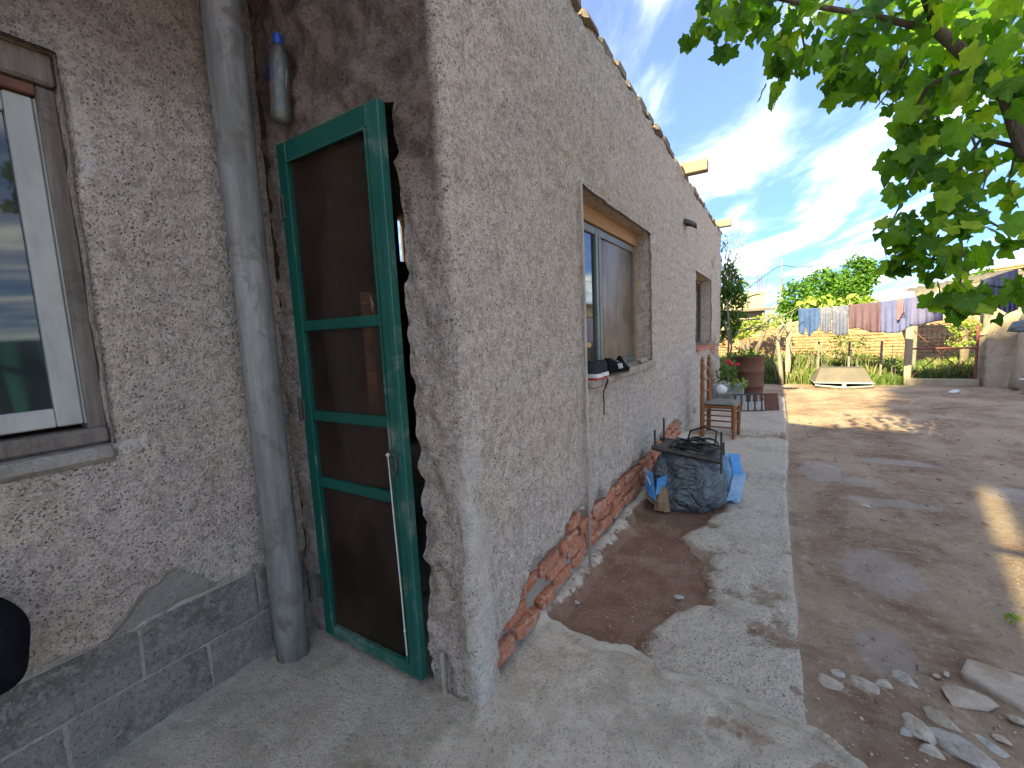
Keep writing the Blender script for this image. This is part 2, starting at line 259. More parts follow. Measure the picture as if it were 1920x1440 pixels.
def glass(name, tint=(.02, .02, .02), opaq=.25, fres=1.9, gr_=.03):
    s = NT(name); s.t.nodes.remove(s.b)
    tr = s.n('ShaderNodeBsdfTransparent'); tr.inputs[0].default_value = (.75, .78, .76, 1); df = s.n('ShaderNodeBsdfDiffuse'); df.inputs[0].default_value = (*tint, 1)
    m1 = s.n('ShaderNodeMixShader'); s.l(s.rng(s.noise(5, 4), .3, .7, opaq*.6, opaq*1.3), m1.inputs[0]); s.l(tr.outputs[0], m1.inputs[1]); s.l(df.outputs[0], m1.inputs[2])
    gl = s.n('ShaderNodeBsdfGlossy'); gl.inputs['Roughness'].default_value = gr_; fr = s.n('ShaderNodeFresnel'); fr.inputs[0].default_value = fres
    m2 = s.n('ShaderNodeMixShader'); s.l(fr.outputs[0], m2.inputs[0]); s.l(m1.outputs[0], m2.inputs[1]); s.l(gl.outputs[0], m2.inputs[2]); s.l(m2.outputs[0], s.o.inputs[0]); return s.m
MAT['glass'] = glass('window_glass', (.045, .05, .052), .72, 1.75)
MAT['plastic'] = glass('brown_plastic_film', (.17, .125, .085), .9, 1.25, .32)
MAT['screen'] = glass('dark_screen_mesh', (.045, .030, .022), .62, 1.22)
MAT['bottle'] = glass('clear_plastic', (.20, .20, .19), .40, 1.45)
MAT['bottleblue'] = simple('blue_cap', (.01, .07, .38), None, 9, .4, .4)
MAT['label'] = simple('navy_label', (.01, .015, .09), None, 9, .5, .3)
MAT['print'] = simple('white_print', (.75, .75, .75), None, 9, .6, .2, bump=0)

# ------------------------------------------------------------------ object helpers
def tag(o, label=None, cat=None, group=None, kind=None):
    if label: o['label'] = label
    if cat: o['category'] = cat
    if group: o['group'] = group
    if kind: o['kind'] = kind
    return o
def thing(name, label, cat, loc=(0, 0, 0), group=None, rz=0):
    o = bpy.data.objects.new(name, None); col.objects.link(o); o.location = loc; o.rotation_euler.z = rz; o.empty_display_size = .1
    return tag(o, label, cat, group)
def link(name, me, mat, parent=None, smooth=False, world=True):
    o = bpy.data.objects.new(name, me); col.objects.link(o)
    if mat: me.materials.append(mat) if len(me.materials) == 0 else None
    if smooth: me.polygons.foreach_set('use_smooth', [True]*len(me.polygons))
    if parent:
        o.parent = parent
        if world:                                    # geometry given in world coordinates
            mw = Matrix.Identity(4); p = parent
            while p: mw = p.matrix_basis @ mw; p = p.parent
            o.matrix_parent_inverse = mw.inverted()
    return o
def mk(name, V, F, mat, parent=None, smooth=False, world=True, attrs=None):
    me = bpy.data.meshes.new(name); me.from_pydata([tuple(v) for v in V], [], [tuple(f) for f in F]); me.update()
    if attrs:
        for k, a in attrs.items():
            at_ = me.attributes.new(k, 'FLOAT', 'POINT'); at_.data.foreach_set('value', np.asarray(a, np.float32))
    return link(name, me, mat, parent, smooth, world)
class MB:
    def __init__(s): s.V = []; s.F = []
    def add(s, V, F): b = len(s.V); s.V += [Vector(v) for v in V]; s.F += [tuple(i+b for i in f) for f in F]; return s
    def box(s, c, size, rot=None, bev=0.):
        bm = bmesh.new(); bmesh.ops.create_cube(bm, size=1)
        for v in bm.verts: v.co = Vector((v.co.x*size[0], v.co.y*size[1], v.co.z*size[2]))
        if bev: bmesh.ops.bevel(bm, geom=list(bm.edges), offset=bev, segments=1, affect='EDGES')
        m = Matrix.Translation(c) @ (rot.to_matrix().to_4x4() if rot else Matrix.Identity(4))
        bm.verts.index_update(); s.add([m @ v.co for v in bm.verts], [[v.index for v in f.verts] for f in bm.faces]); bm.free(); return s
    def bx(s, a, b, bev=0.):
        a, b = Vector(a), Vector(b); return s.box((a+b)/2, [abs(x) for x in (b-a)], None, bev)
    def tube(s, pts, r, n=8, cap=True):
        pts = [Vector(p) for p in pts]; rs = r if isinstance(r, (list, tuple)) else [r]*len(pts); V = []; F = []
        t0 = (pts[1]-pts[0]).normalized(); a = Vector((0, 0, 1)) if abs(t0.z) < .9 else Vector((1, 0, 0)); u = t0.cross(a).normalized()
        for i, p in enumerate(pts):
            t = (pts[min(i+1, len(pts)-1)]-pts[max(i-1, 0)]).normalized(); u = (u-t*u.dot(t)).normalized(); v = t.cross(u)
            for k in range(n): an = 2*PI*k/n; V.append(p+(u*math.cos(an)+v*math.sin(an))*rs[i])
        for i in range(len(pts)-1):
            for k in range(n): F.append((i*n+k, i*n+(k+1) % n, (i+1)*n+(k+1) % n, (i+1)*n+k))
        if cap: F.append(tuple(range(n))[::-1]); F.append(tuple((len(pts)-1)*n+k for k in range(n)))
        return s.add(V, F)
    def lathe(s, prof, c=(0, 0, 0), n=16, rot=None):
        V = []; F = []; m = (rot.to_matrix() if rot else Matrix.Identity(3))
        for r_, z_ in prof:
            for k in range(n): an = 2*PI*k/n; V.append(Vector(c)+m @ Vector((r_*math.cos(an), r_*math.sin(an), z_)))
        for i in range(len(prof)-1):
            for k in range(n): F.append((i*n+k, i*n+(k+1) % n, (i+1)*n+(k+1) % n, (i+1)*n+k))
        F.append(tuple(range(n))[::-1]); F.append(tuple((len(prof)-1)*n+k for k in range(n))); return s.add(V, F)
    def build(s, name, mat, parent=None, smooth=False, world=True): return mk(name, s.V, s.F, MAT[mat] if isinstance(mat, str) else mat, parent, smooth, world)
_MC = {}
def inst(name, me, mat, parent, M):
    """part sharing mesh data, placed by a world matrix"""
    if mat is not None and len(me.materials) and me.materials[0] != mat:
        if (me.name, mat.name) not in _MC: q = me.copy(); q.materials.clear(); q.materials.append(mat); _MC[(me.name, mat.name)] = q
        me = _MC[(me.name, mat.name)]
    o = bpy.data.objects.new(name, me); col.objects.link(o)
    if len(me.materials) == 0 and mat is not None: me.materials.append(mat)
    if parent:
        o.parent = parent; mw = Matrix.Identity(4); p = parent
        while p: mw = p.matrix_basis @ mw; p = p.parent
        o.matrix_basis = mw.inverted() @ M
    else: o.matrix_basis = M
    return o
def TRS(loc, rot=(0, 0, 0), sc=(1, 1, 1)):
    return Matrix.Translation(loc) @ Euler(rot).to_matrix().to_4x4() @ Matrix.Diagonal((*sc, 1))
def rough_box_mesh(name, seed, n=(3, 2, 2), bev=.12, jit=.05):
    bm = bmesh.new(); bmesh.ops.create_cube(bm, size=1); bmesh.ops.bevel(bm, geom=list(bm.edges), offset=bev, segments=1, affect='EDGES')
    rr = random.Random(seed)
    for v in bm.verts: v.co += Vector((rr.uniform(-jit, jit)*.5, rr.uniform(-jit, jit), rr.uniform(-jit, jit)))
    me = bpy.data.meshes.new(name); bm.to_mesh(me); bm.free(); return me
def stone_mesh(name, seed, flat=.5):
    bm = bmesh.new(); bmesh.ops.create_icosphere(bm, subdivisions=3, radius=.5); rr = random.Random(seed)
    planes = [(Vector((rr.gauss(0, 1), rr.gauss(0, 1), rr.gauss(0, .7))).normalized(), rr.uniform(.20, .40)) for _ in range(10)]
    for v in bm.verts:
        v.co *= 1+.16*float(fbm(v.co.x+seed, v.co.y, v.co.z, 3.1, 3))
        for n_, d in planes:
            k = v.co.dot(n_)-d
            if k > 0: v.co -= n_*k*.95
        v.co.z *= flat; v.co *= 1+.05*float(fbm(v.co.x*2+seed, v.co.y*2, v.co.z*2, 4, 3))
    me = bpy.data.meshes.new(name); bm.to_mesh(me); bm.free(); return me

# ------------------------------------------------------------------ ground
def axis(segs):
    o = [segs[0][0]]
    for a, b, st in segs:
        n = max(1, int(round((b-a)/st))); o += [a+(b-a)*(i+1)/n for i in range(n)]
    return np.array(o)
gx = axis([(-250, -50, 50), (-50, -6, 6), (-6, -2.1, .6), (-2.1, -1.9, .1), (-1.9, 1.1, .016), (1.1, 3.6, .05), (3.6, 8, .3), (8, 50, 6), (50, 250, 50)])
gy = axis([(-60, -4, 8), (-4, .6, .4), (.6, 1.15, .05), (1.15, 3.4, .014), (3.4, 5, .022), (5, 9, .05), (9, 16, .14), (16, 40, 2), (40, 400, 60)])
GX, GY = np.meshgrid(gx, gy); nz = fbm(GX, GY, 0, 4.5, 4, .5)
jx = GX+.035*fbm(GX, GY, 3, 6, 3); jy = GY+.035*fbm(GX, GY, 7, 6, 3)
yc = np.interp(jx, [-1.0, -.74, -.45, -.15, .07, .18, .28, .5], [1.70, 1.67, 1.65, 1.625, 1.63, 1.60, 1.535, 1.42])       # the cement ridge
apron = sstep(.03, -.03, jy-yc)*sstep(.12, -.02, jx-np.interp(jy, [1.2, 1.42, 1.55, 1.7], [.02, -.02, .30, .34])); apron = np.where((GX < -1.12) & (GY < 1.6), 1, apron)
pocket = inpoly(GX, GY, [(-.30, 1.46), (-.03, 1.44), (.10, 1.52), (-.02, 1.58), (-.14, 1.57)])
apron *= 1-.55*sstep(-.06, .05, pocket)
mort = sstep(.036, .016, np.abs(jy-yc-.015))*sstep(.36, .28, jx)*(GX > -1.0)
mort = np.maximum(mort, .55*sstep(.012, .0, np.abs(jy-(yc-.065)-.02*jx))*sstep(-.60, -.5, GX)*sstep(-.25, -.35, GX))
wetd = inpoly(jx, jy, [(-1.0, 1.70), (-.48, 1.69), (-.47, 1.97), (-.25, 2.19), (-.31, 2.54), (-.50, 2.89), (-.30, 3.40), (-.36, 3.75), (-.9, 3.9), (-1.0, 3.2)])
walk = sstep(.012, -.008, GX+.006*nz-np.interp(GY, [1.6, 4.2, 4.25, 5.6, 8.8], [.112, .10, .11, .14, .155]))*sstep(-.01, .03, jy-yc)*sstep(8.85, 8.8, GY)
conc = np.where(GX > -.05, 1., walk)*sstep(.03, -.05, wetd)*sstep(-.02, .02, jy-yc)
blotch = fbm(GX, GY, 5, 3.3, 4, .55); conc = conc*(1-.6*sstep(.15, .6, blotch)*sstep(4.3, 4.1, GY))
rub = sstep(.05, .0, np.abs(jy-5.72-.1*jx)-.16)*walk; conc = conc*(1-.8*rub)
slab = np.maximum(sstep(4.22, 4.27, jy)*sstep(5.62, 5.58, jy), sstep(5.88, 5.93, jy))*walk
wet = sstep(-.03, .05, wetd)
silt = np.maximum.reduce([np.exp(-(((GX-cx_)/rx)**2+((GY-cy_)/ry)**2)) for cx_, cy_, rx, ry in
        [(.52, 2.95, .20, .33), (.38, 4.75, .20, .35), (.75, 4.1, .35, .10), (.62, 4.55, .18, .12), (1.6, 4.6, .25, .2), (.42, 2.2, .12, .2), (1.0, 5.3, .4, .12)]])
ins = (GX < -.99) & (GY > 1.2)
Z = -.035+.012*fbm(GX, GY, 1, 1.2, 4)+.006*fbm(GX, GY, 2, 9, 3)
Z = Z+.045*np.exp(-((GX-.9)/.5)**2)*0
Z = np.where(wet > 0, Z*(1-wet)+wet*(-.045+.008*nz), Z)
cz = conc*walk; Z = Z*(1-cz)+cz*(-.012+.006*nz+.003*fbm(GX, GY, 4, 30, 2))
Z = Z*(1-slab)+slab*(.05+.004*nz)
Z = Z+rub*(.02+.025*fbm(GX, GY, 9, 9, 3))
Z = Z*(1-apron)+apron*(.0+.004*nz+.02*sstep(1.6, 1.3, GY)*sstep(-1.0, -1.3, GX)*0)
Z = np.maximum(Z, mort*(.010+.004*nz)-.05*(1-mort))
foot = sstep(-.835, -.885, jx+.03*nz)*sstep(1.5, 1.75, GY)*sstep(5.9, 5.2, GY)
Z = Z+foot*(.06+.02*fbm(GX, GY, 8, 12, 3)); mort = np.maximum(mort, foot*.55)
Z = np.where(ins, -.01, Z); Z = np.where((np.abs(GX) > 6) | (GY > 14), -.02+.0*Z, Z)
def grid_obj(name, X, Y, Zv, mat, attrs, parent=None):
    h, wd = X.shape; V = np.stack([X, Y, Zv], -1).reshape(-1, 3); i = np.arange(h*wd).reshape(h, wd)
    F = np.stack([i[:-1, :-1], i[:-1, 1:], i[1:, 1:], i[1:, :-1]], -1).reshape(-1, 4)
    me = bpy.data.meshes.new(name); me.vertices.add(len(V)); me.vertices.foreach_set('co', V.ravel()); me.loops.add(F.size); me.loops.foreach_set('vertex_index', F.ravel().astype(np.int32))
    me.polygons.add(len(F)); me.polygons.foreach_set('loop_start', np.arange(0, F.size, 4, dtype=np.int32)); me.update(calc_edges=True)
    me.polygons.foreach_set('use_smooth', np.ones(len(F), bool))
    for k, a in attrs.items(): t = me.attributes.new(k, 'FLOAT', 'POINT'); t.data.foreach_set('value', a.ravel().astype(np.float32))
    o = link(name, me, mat, parent); return o
gnd = grid_obj('ground', GX, GY, Z, MAT['ground'], dict(walk=walk, conc=conc, apron=apron, mortar=mort, wet=wet, silt=silt)); tag(gnd, kind='structure')

# ------------------------------------------------------------------ house
XR, XL, YF = -.903, -1.875, 1.161
house = thing('adobe_house', 'rough grey rendered house with green screen door and exposed red bricks along its foot', 'house', (-2.5, 4, 0))
def wall_grid(name, path, us_segs, zs_segs, holes, normalf, dispf, attrf, inside=-1):
    """a rendered wall following a plan path u -> (x, y), with rough openings cut through it"""
    us = axis(us_segs); zs = axis(zs_segs)
    for (u0, u1, z0, z1, dp) in holes:
        for arr, vals in ((us, (u0, u1)), (zs, (z0, z1))):
            for v in vals: arr[np.argmin(abs(arr-v))] = v
    U, Zg = np.meshgrid(us, zs); Xg, Yg = path(U); NX, NY = normalf(U)
    D = dispf(U, Zg, Xg, Yg)
    jam = .003 if name == 'window_wall' else .0045; ju = jam*fbm(U, Zg, 31, 7, 3); jz = jam*fbm(U, Zg, 47, 7, 3); edge = np.zeros_like(U)
    for (u0, u1, z0, z1, dp) in holes:
        d = np.maximum(np.maximum(u0-U, U-u1), np.maximum(z0-Zg, Zg-z1)); edge = np.maximum(edge, sstep(.05, 0, d))
    P = np.stack([Xg+NX*(D-.006*edge), Yg+NY*(D-.006*edge), Zg+jz*edge], -1)
    T = np.stack([-NY, NX], -1); P[..., :2] += T*(ju*edge)[..., None]
    h, wd = U.shape; idx = np.arange(h*wd).reshape(h, wd); V = P.reshape(-1, 3); keep = np.ones((h-1, wd-1), bool)
    F = []; ex = []; A = {k: a.ravel() for k, a in attrf(U, Zg, Xg, Yg).items()}; Ax = {k: [] for k in A}; base = len(V)
    for (u0, u1, z0, z1, dp) in holes:
        i0, i1 = np.argmin(abs(us-u0)), np.argmin(abs(us-u1)); j0, j1 = np.argmin(abs(zs-z0)), np.argmin(abs(zs-z1)); keep[j0:j1, i0:i1] = False
        loop = [(j0, i) for i in range(i0, i1)]+[(j, i1) for j in range(j0, j1)]+[(j1, i) for i in range(i1, i0, -1)]+[(j, i0) for j in range(j1, j0, -1)]
        prev = [idx[a] for a in loop]; steps = max(2, int(dp/.03))
        for k in range(1, steps+1):
            cur = []
            for (a, b) in loop:
                p = P[a, b].copy(); n_ = np.array([NX[a, b], NY[a, b], 0]); q = p-n_*(dp*k/steps)
                o_ = .006*float(vnoise(q[0]*22, q[1]*22, q[2]*22))*(1 if k < steps else .3)
                cxu, czu = (u0+u1)/2, (z0+z1)/2
                if a in (j0, j1): q[2] += o_
                else: t_ = np.array([-NY[a, b], NX[a, b], 0]); q += t_*o_
                cur.append(base+len(ex)); ex.append(q)
                for kk in A: Ax[kk].append(A[kk][idx[a, b]])
            n_ = len(loop)
            for t in range(n_): F.append((prev[t], cur[t], cur[(t+1) % n_], prev[(t+1) % n_]))
            prev = cur
    q = np.stack([idx[:-1, :-1], idx[:-1, 1:], idx[1:, 1:], idx[1:, :-1]], -1)[keep].reshape(-1, 4)
    V2 = np.vstack([V, np.array(ex).reshape(-1, 3)]) if ex else V; F2 = np.vstack([q, np.array(F).reshape(-1, 4)]) if F else q
    me = bpy.data.meshes.new(name); me.vertices.add(len(V2)); me.vertices.foreach_set('co', V2.ravel()); me.loops.add(F2.size); me.loops.foreach_set('vertex_index', F2.ravel().astype(np.int32))
    me.polygons.add(len(F2)); me.polygons.foreach_set('loop_start', np.arange(0, F2.size, 4, dtype=np.int32)); me.update(calc_edges=True); me.polygons.foreach_set('use_smooth', np.ones(len(F2), bool))
    for k in A: t = me.attributes.new(k, 'FLOAT', 'POINT'); t.data.foreach_set('value', np.concatenate([A[k], Ax[k]]).astype(np.float32))
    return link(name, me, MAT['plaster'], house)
# plan path: along the door wall, round the corner, along the side wall, round the far corner
LF = XR-XL; RC = .022
def path1(u):
    x = np.where(u < LF, XL+u, XR); y = np.where(u < LF, YF, YF+(u-LF))
    k = LF+(9.30-YF); x = np.where(u > k, XR-(u-k), x); y = np.where(u > k, 9.30, y)
    d = np.clip(1-abs(u-LF)/.014, 0, 1); x = x-.004*d; y = y+.004*d; return x, y
def norm1(u):
    a = sstep(LF-.013, LF+.013, u)*PI/2; k = LF+(9.30-YF); a = a+sstep(k-.03, k+.03, u)*PI/2
    return np.sin(a), -np.cos(a)
ZT = 3.0
def ztop(y): return np.interp(y, [1.2, 1.38, 1.6, 1.88, 2.17, 2.84, 3.66, 4.17, 4.72, 5.12, 5.4, 20], [.14, .20, .29, .31, .35, .31, .32, .33, .36, .32, -.1, -.1])
def erode1(U, Zg, X, Y):
    yy = Y+.05*fbm(U, Zg, 2, 9, 3); side = (U > LF+.15)
    e = sstep(.018, -.018, Zg+.045*fbm(U, Zg, 5, 7, 4)-ztop(yy))
    n = fbm(U, Zg, 8, 2.2, 4, .55); e2 = sstep(.28, .42, n-.5*sstep(.9, 1.25, Zg)-.5*sstep(6.4, 5.9, Y)+.25*sstep(7, 8.5, Y)); return np.where(side, np.maximum(e, e2*(Y > 5.7)), 0)
def disp1(U, Zg, X, Y):
    f = sstep(LF-.02, LF-.1, U); d = .006*fbm(U, Zg, 0, 2.1, 3)+.0048*fbm(U, Zg, 4, 17, 4, .65)*(1+2.3*f)
    d = d+f*.010*fbm(U*1.6, Zg*.55, 12, 7, 3)
    # brick courses telegraphing through the thin render
    t = ((Zg+.012*fbm(U, Zg, 20, 1.5, 2)) % .105)/.105; crs = .010*(np.abs(t-.5)*2)**4
    m = sstep(2.6, 4.2, Y)*(.55+.45*fbm(U, Zg, 22, 1.3, 2)); d = d-crs*np.clip(m, 0, 1.4)
    d = d-.045*erode1(U, Zg, X, Y)
    bump_ = sstep(.13, .06, np.hypot(U-(LF+.03), (Zg-.35)*.25))*.012*(1-f); d = d+bump_
    d = d-.03*sstep(.035, .015, np.hypot(Y-2.82, (Zg-2.44)*.7))*(U > LF)
    d = d+.02*sstep(2.9, 3.0, Zg)*(fbm(U, Zg, 3, 6, 3))
    return d
def attr1(U, Zg, X, Y):
    f = sstep(LF-.01, LF-.06, U); sm = sstep(.085, .045, np.abs(U-LF-.035+.05*fbm(U, Zg, 6, 5, 4)))*sstep(1.45, 1.1, Zg+.35*fbm(U, Zg, 6, 3, 3))*.75*(1-f)
    sm = np.maximum(sm, .8*sstep(.07, .03, np.hypot((Y-2.87), (Zg-2.38)*.6))*(U > LF)); sm = np.maximum(sm, .7*sstep(.05, .02, np.hypot((Y-2.29)*.35, Zg-2.17))*(U > LF))
    sm = np.maximum(sm, sstep(.1, .05, np.abs(Y-5.95+.04*fbm(U, Zg, 3, 4, 2)))*.35)
    shade_stain = f*(.22+.78*sstep(1.5, 2.25, Zg+.25*fbm(U, Zg, 9, 3, 3)))  # door wall: stain with the eaves shade painted in, darker upwards
    damp = sstep(.22, -.05, Zg)*.5*f
    return dict(smooth=sm, shade_stain=shade_stain, damp=damp, erode=erode1(U, Zg, X, Y))
k1 = LF+(9.30-YF)
D0, D1 = -1.762-XL, -1.118-XL
W1 = (2.33, 3.87, 1.06, 2.13); W2 = (6.30, 8.0, 1.02, 2.06)
u_of = lambda y: LF+(y-YF)
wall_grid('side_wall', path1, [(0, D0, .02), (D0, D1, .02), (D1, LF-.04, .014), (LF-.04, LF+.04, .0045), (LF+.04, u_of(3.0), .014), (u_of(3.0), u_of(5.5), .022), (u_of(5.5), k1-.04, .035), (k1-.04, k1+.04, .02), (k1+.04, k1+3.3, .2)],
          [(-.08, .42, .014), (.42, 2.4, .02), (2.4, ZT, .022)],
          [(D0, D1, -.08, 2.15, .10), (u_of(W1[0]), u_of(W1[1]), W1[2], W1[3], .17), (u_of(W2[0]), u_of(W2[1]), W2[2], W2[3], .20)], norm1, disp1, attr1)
# wall with the white window, left
def path2(u): return np.full_like(u, XL), u*1.
def norm2(u): return np.ones_like(u), np.zeros_like(u)
def erode2(U, Zg, X, Y): return sstep(.012, -.012, Zg-.405+.02*fbm(U, Zg, 5, 6, 3)-.035*sstep(.5, .2, U))
def disp2(U, Zg, X, Y):
    d = .006*fbm(U, Zg, 30, 2.3, 3)+.003*fbm(U, Zg, 34, 14, 4, .6); e_ = erode2(U, Zg, X, Y); d = d*(1-.85*e_)-.0165*e_; return d
def attr2(U, Zg, X, Y):
    pt = inpoly(U+.01*fbm(U, Zg, 1, 14, 3), Zg+.01*fbm(U, Zg, 2, 14, 3), [(.42, .40), (.56, .52), (.66, .555), (.74, .50), (.80, .41), (.86, .40)])
    pe = inpoly(U, Zg+.02*fbm(U, Zg, 1, 9, 3), [(.545, 1.85), (.60, 1.95), (.60, 2.12), (.555, 2.2), (.545, 2.2)])
    sm = np.maximum(sstep(-.012, .012, pt), .7*sstep(0, .012, pe)); sm = np.maximum(sm, .7*sstep(.03, .01, np.abs(Zg-1.04))*(U < .62))
    shade_stain = .75*sstep(1.9, 2.75, Zg+.22*fbm(U, Zg, 9, 2.5, 3)); damp = .55*sstep(.62, .3, Zg+.06*fbm(U, Zg, 9, 4, 3)); damp = np.maximum(damp, sstep(-.01, .01, pt)*.75)  # left wall: porch roof shade painted as brown towards the top
    return dict(smooth=sm, shade_stain=shade_stain, damp=damp*0+sstep(-.01, .01, pt)*.62, erode=np.minimum(erode2(U, Zg, X, Y), .85))
WL = (-.75, .545, 1.05, 2.26)
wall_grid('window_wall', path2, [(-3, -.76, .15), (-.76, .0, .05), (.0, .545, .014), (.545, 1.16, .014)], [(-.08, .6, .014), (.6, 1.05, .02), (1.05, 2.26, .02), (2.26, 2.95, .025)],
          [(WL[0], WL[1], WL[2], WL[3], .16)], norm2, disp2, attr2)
# concrete blocks bared at the foot of the left wall
bl = [rough_box_mesh('concrete_block', s_, bev=.03, jit=.012) for s_ in range(3)]
for row, (z0, z1, off) in enumerate(((.203, .395, .535), (.0, .195, .735))):
    for k in range(-4, 3):
        y1 = off+k*.41; y2 = y1+.401
        if y1 > 1.1: continue
        y2 = min(y2, 1.155); inst('concrete_block', bl[(k+row) % 3], MAT['block'], house, TRS((XL-.064+.003*random.random(), (y1+y2)/2, (z0+z1)/2), (0, 0, 0), (.10, y2-y1, z1-z0)))
ys_ = np.arange(-1.2, 1.17, .03); V = []; F = []
for i, y in enumerate(ys_):
    w_ = .05+.02*float(fbm(y, 0, 0, 6, 3)); h_ = .035+.02*float(fbm(y, 3, 0, 5, 3))
    for t_ in (0, .25, .5, .75, 1): V.append((XL-.02+(w_+.03)*t_, y, h_*(1-t_)**1.5-.012+.006*float(fbm(y, t_, 1, 30, 2))))
F = [(i*5+k, i*5+k+1, (i+1)*5+k+1, (i+1)*5+k) for i in range(len(ys_)-1) for k in range(4)]
mk('footing', V, F, MAT['greymortar'], house, True)
# bared red bricks along the side wall
bk = [rough_box_mesh('brick', 20+s_, bev=.10+.03*(s_ % 3), jit=.07) for s_ in range(6)]
nb = 0
for row in range(4):
    y = 1.26+.12*(row % 2)
    while y < 5.25:
        zc = .085+.078*row+.012*math.sin(y*3); ln = random.uniform(.17, .24)
        if zc+.02 < float(ztop(y+ln/2)) and random.random() > .05:
            pr = random.uniform(-.012, .014)
            inst('brick', bk[nb % 6], MAT['brick'], house, TRS((XR-.068+pr, y+ln/2, zc), (random.uniform(-.12, .12), random.uniform(-.1, .1), random.uniform(-.05, .05)), (.12, ln*.94, random.uniform(.058, .07)))); nb += 1
        y += ln+.012
for row in range(9):
    y = 6.0+.12*(row % 2)
    while y < 9.1:
        zc = .09+.105*row; e = float(erode1(np.array(u_of(y+.12)), np.array(zc), 0, np.array(y+.12)))
        if e > .4: inst('brick', bk[nb % 6], MAT['brick'], house, TRS((XR-.078+random.uniform(-.008, .006), y+.12, zc), (0, 0, random.uniform(-.03, .03)), (.10, .225, .085))); nb += 1
        y += .24
# coping bricks along the parapet
y = 1.3
while y < 9.2:
    ln = random.uniform(.25, .30); zz_ = ZT+.03+.006*math.sin(y*2)+.012*(y/9)+random.uniform(-.004, .004)-.006
    inst('coping_brick', bk[int(y*7) % 6], MAT['coping'], house, TRS((XR-.10+random.uniform(-.012, .012), y+ln/2, zz_), (random.uniform(-.015, .015), random.uniform(-.03, .03), random.uniform(-.015, .015)), (.22, ln*.985, .05)))
    y += ln+.004
m = MB(); m.bx((-4.3, YF+.02, 2.90), (XR-.03, 9.27, 2.985)); m.build('roof', 'conc', house)
m = MB(); m.bx((-4.3, -3, 2.86), (-1.42, YF-.03, 2.93)); m.build('porch_roof', 'roofwood', house)
for i in range(9):
    m = MB(); m.tube([(-4.2, -2.8+i*.46, 2.81), (-1.36, -2.8+i*.46, 2.81)], .045, 8); m.build('rafter', 'roofwood', house, True)
# cream beam ends poking through the parapet
for (yy, zb, ln) in ((5.36, 2.985, .25), (8.78, 3.03, .21)):
    m = MB(); m.bx((XR-.2, yy-.065, zb), (XR+ln, yy+.065, zb+.12), .008); o = m.build('beam_end', 'beam', house)
    m = MB(); m.bx((XR+ln, yy-.07, zb+.0), (XR+ln+.012, yy+.07, zb+.115), .003); m.build('end_board', 'beam', o)
# dark room behind the screen door, with the slit to a brick court
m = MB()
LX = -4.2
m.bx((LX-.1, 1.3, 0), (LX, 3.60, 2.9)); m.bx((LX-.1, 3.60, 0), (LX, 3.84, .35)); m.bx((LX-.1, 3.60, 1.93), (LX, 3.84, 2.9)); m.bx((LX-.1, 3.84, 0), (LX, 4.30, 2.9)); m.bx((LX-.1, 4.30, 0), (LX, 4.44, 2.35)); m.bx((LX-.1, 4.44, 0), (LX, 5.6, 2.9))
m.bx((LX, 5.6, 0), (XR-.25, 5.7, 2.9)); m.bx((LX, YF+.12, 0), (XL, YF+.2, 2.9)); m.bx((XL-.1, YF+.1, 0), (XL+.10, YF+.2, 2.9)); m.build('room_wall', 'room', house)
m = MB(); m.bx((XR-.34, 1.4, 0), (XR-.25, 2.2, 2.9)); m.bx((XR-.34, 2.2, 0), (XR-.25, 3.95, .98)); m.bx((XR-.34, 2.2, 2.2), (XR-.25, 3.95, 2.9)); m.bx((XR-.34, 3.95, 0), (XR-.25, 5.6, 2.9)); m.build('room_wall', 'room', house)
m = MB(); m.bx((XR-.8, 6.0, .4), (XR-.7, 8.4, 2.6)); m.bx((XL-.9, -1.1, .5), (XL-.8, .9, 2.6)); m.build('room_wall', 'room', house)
court = thing('court_wall', 'red brick wall glimpsed through the dark room behind the screen door', 'wall', (-6.0, 4.3, 0))
m = MB(); m.bx((-6.1, 3.0, 0), (-6.0, 6.6, 2.6)); m.build('mortar_bed', 'mortar', court)
for r_ in range(22):
    for k in range(6):
        inst('brick', bk[(r_*5+k) % 6], MAT['brick'], court, TRS((-5.99, 4.2+k*.25+(r_ % 2)*.12, .45+r_*.085), (0, 0, 0), (.05, .235, .07)))
# windows ------------------------------------------------------------
def window(parts, name, label=None):
    e = bpy.data.objects.new(name, None); col.objects.link(e); e.parent = house
    if label: e['label'] = label
    return e
# side window 1
e = bpy.data.objects.new('window', None); col.objects.link(e); e.parent = house; e['label'] = 'wide side window with brown plastic film behind grey steel'
xf = XR-.14; y0, y1, z0, z1 = W1
m = MB(); m.bx((xf-.05, y0, z1-.095), (xf+.015, y1, z1+.0), .004); m.bx((xf-.05, y1-.035, z0), (xf+.008, y1+.002, z1-.10), .004); o = m.build('wooden_frame', 'lintel', e)
m = MB(); zt = z1-.10; ys = [y0+.03, y0+.62, y1-.04]
for yy in (ys[0], ys[1]-.03, ys[1]+.03, ys[2]): m.bx((xf-.03, yy-.022, z0+.0), (xf, yy+.022, zt), .003)
m.bx((xf-.031, ys[0], zt-.05), (xf-.002, ys[2], zt-.002), .003); m.bx((xf-.031, ys[0], z0+.002), (xf-.002, ys[2], z0+.045), .003)
m.build('steel_frame', 'steel', e)
m = MB(); m.bx((xf-.022, ys[0]+.02, z0+.04), (xf-.018, ys[1]-.05, zt-.045)); m.build('pane', 'glass', e)
V = []; F = []; ny, nzz = 60, 16
for j in range(nzz+1):
    for i in range(ny+1):
        yy = ys[1]+.05+(ys[2]-ys[1]-.07)*i/ny; q = z0+.04+(zt-.045-z0-.04)*j/nzz
        V.append((xf-.02+.006*float(fbm(yy, q*.22, 0, 7, 3)), yy, q))
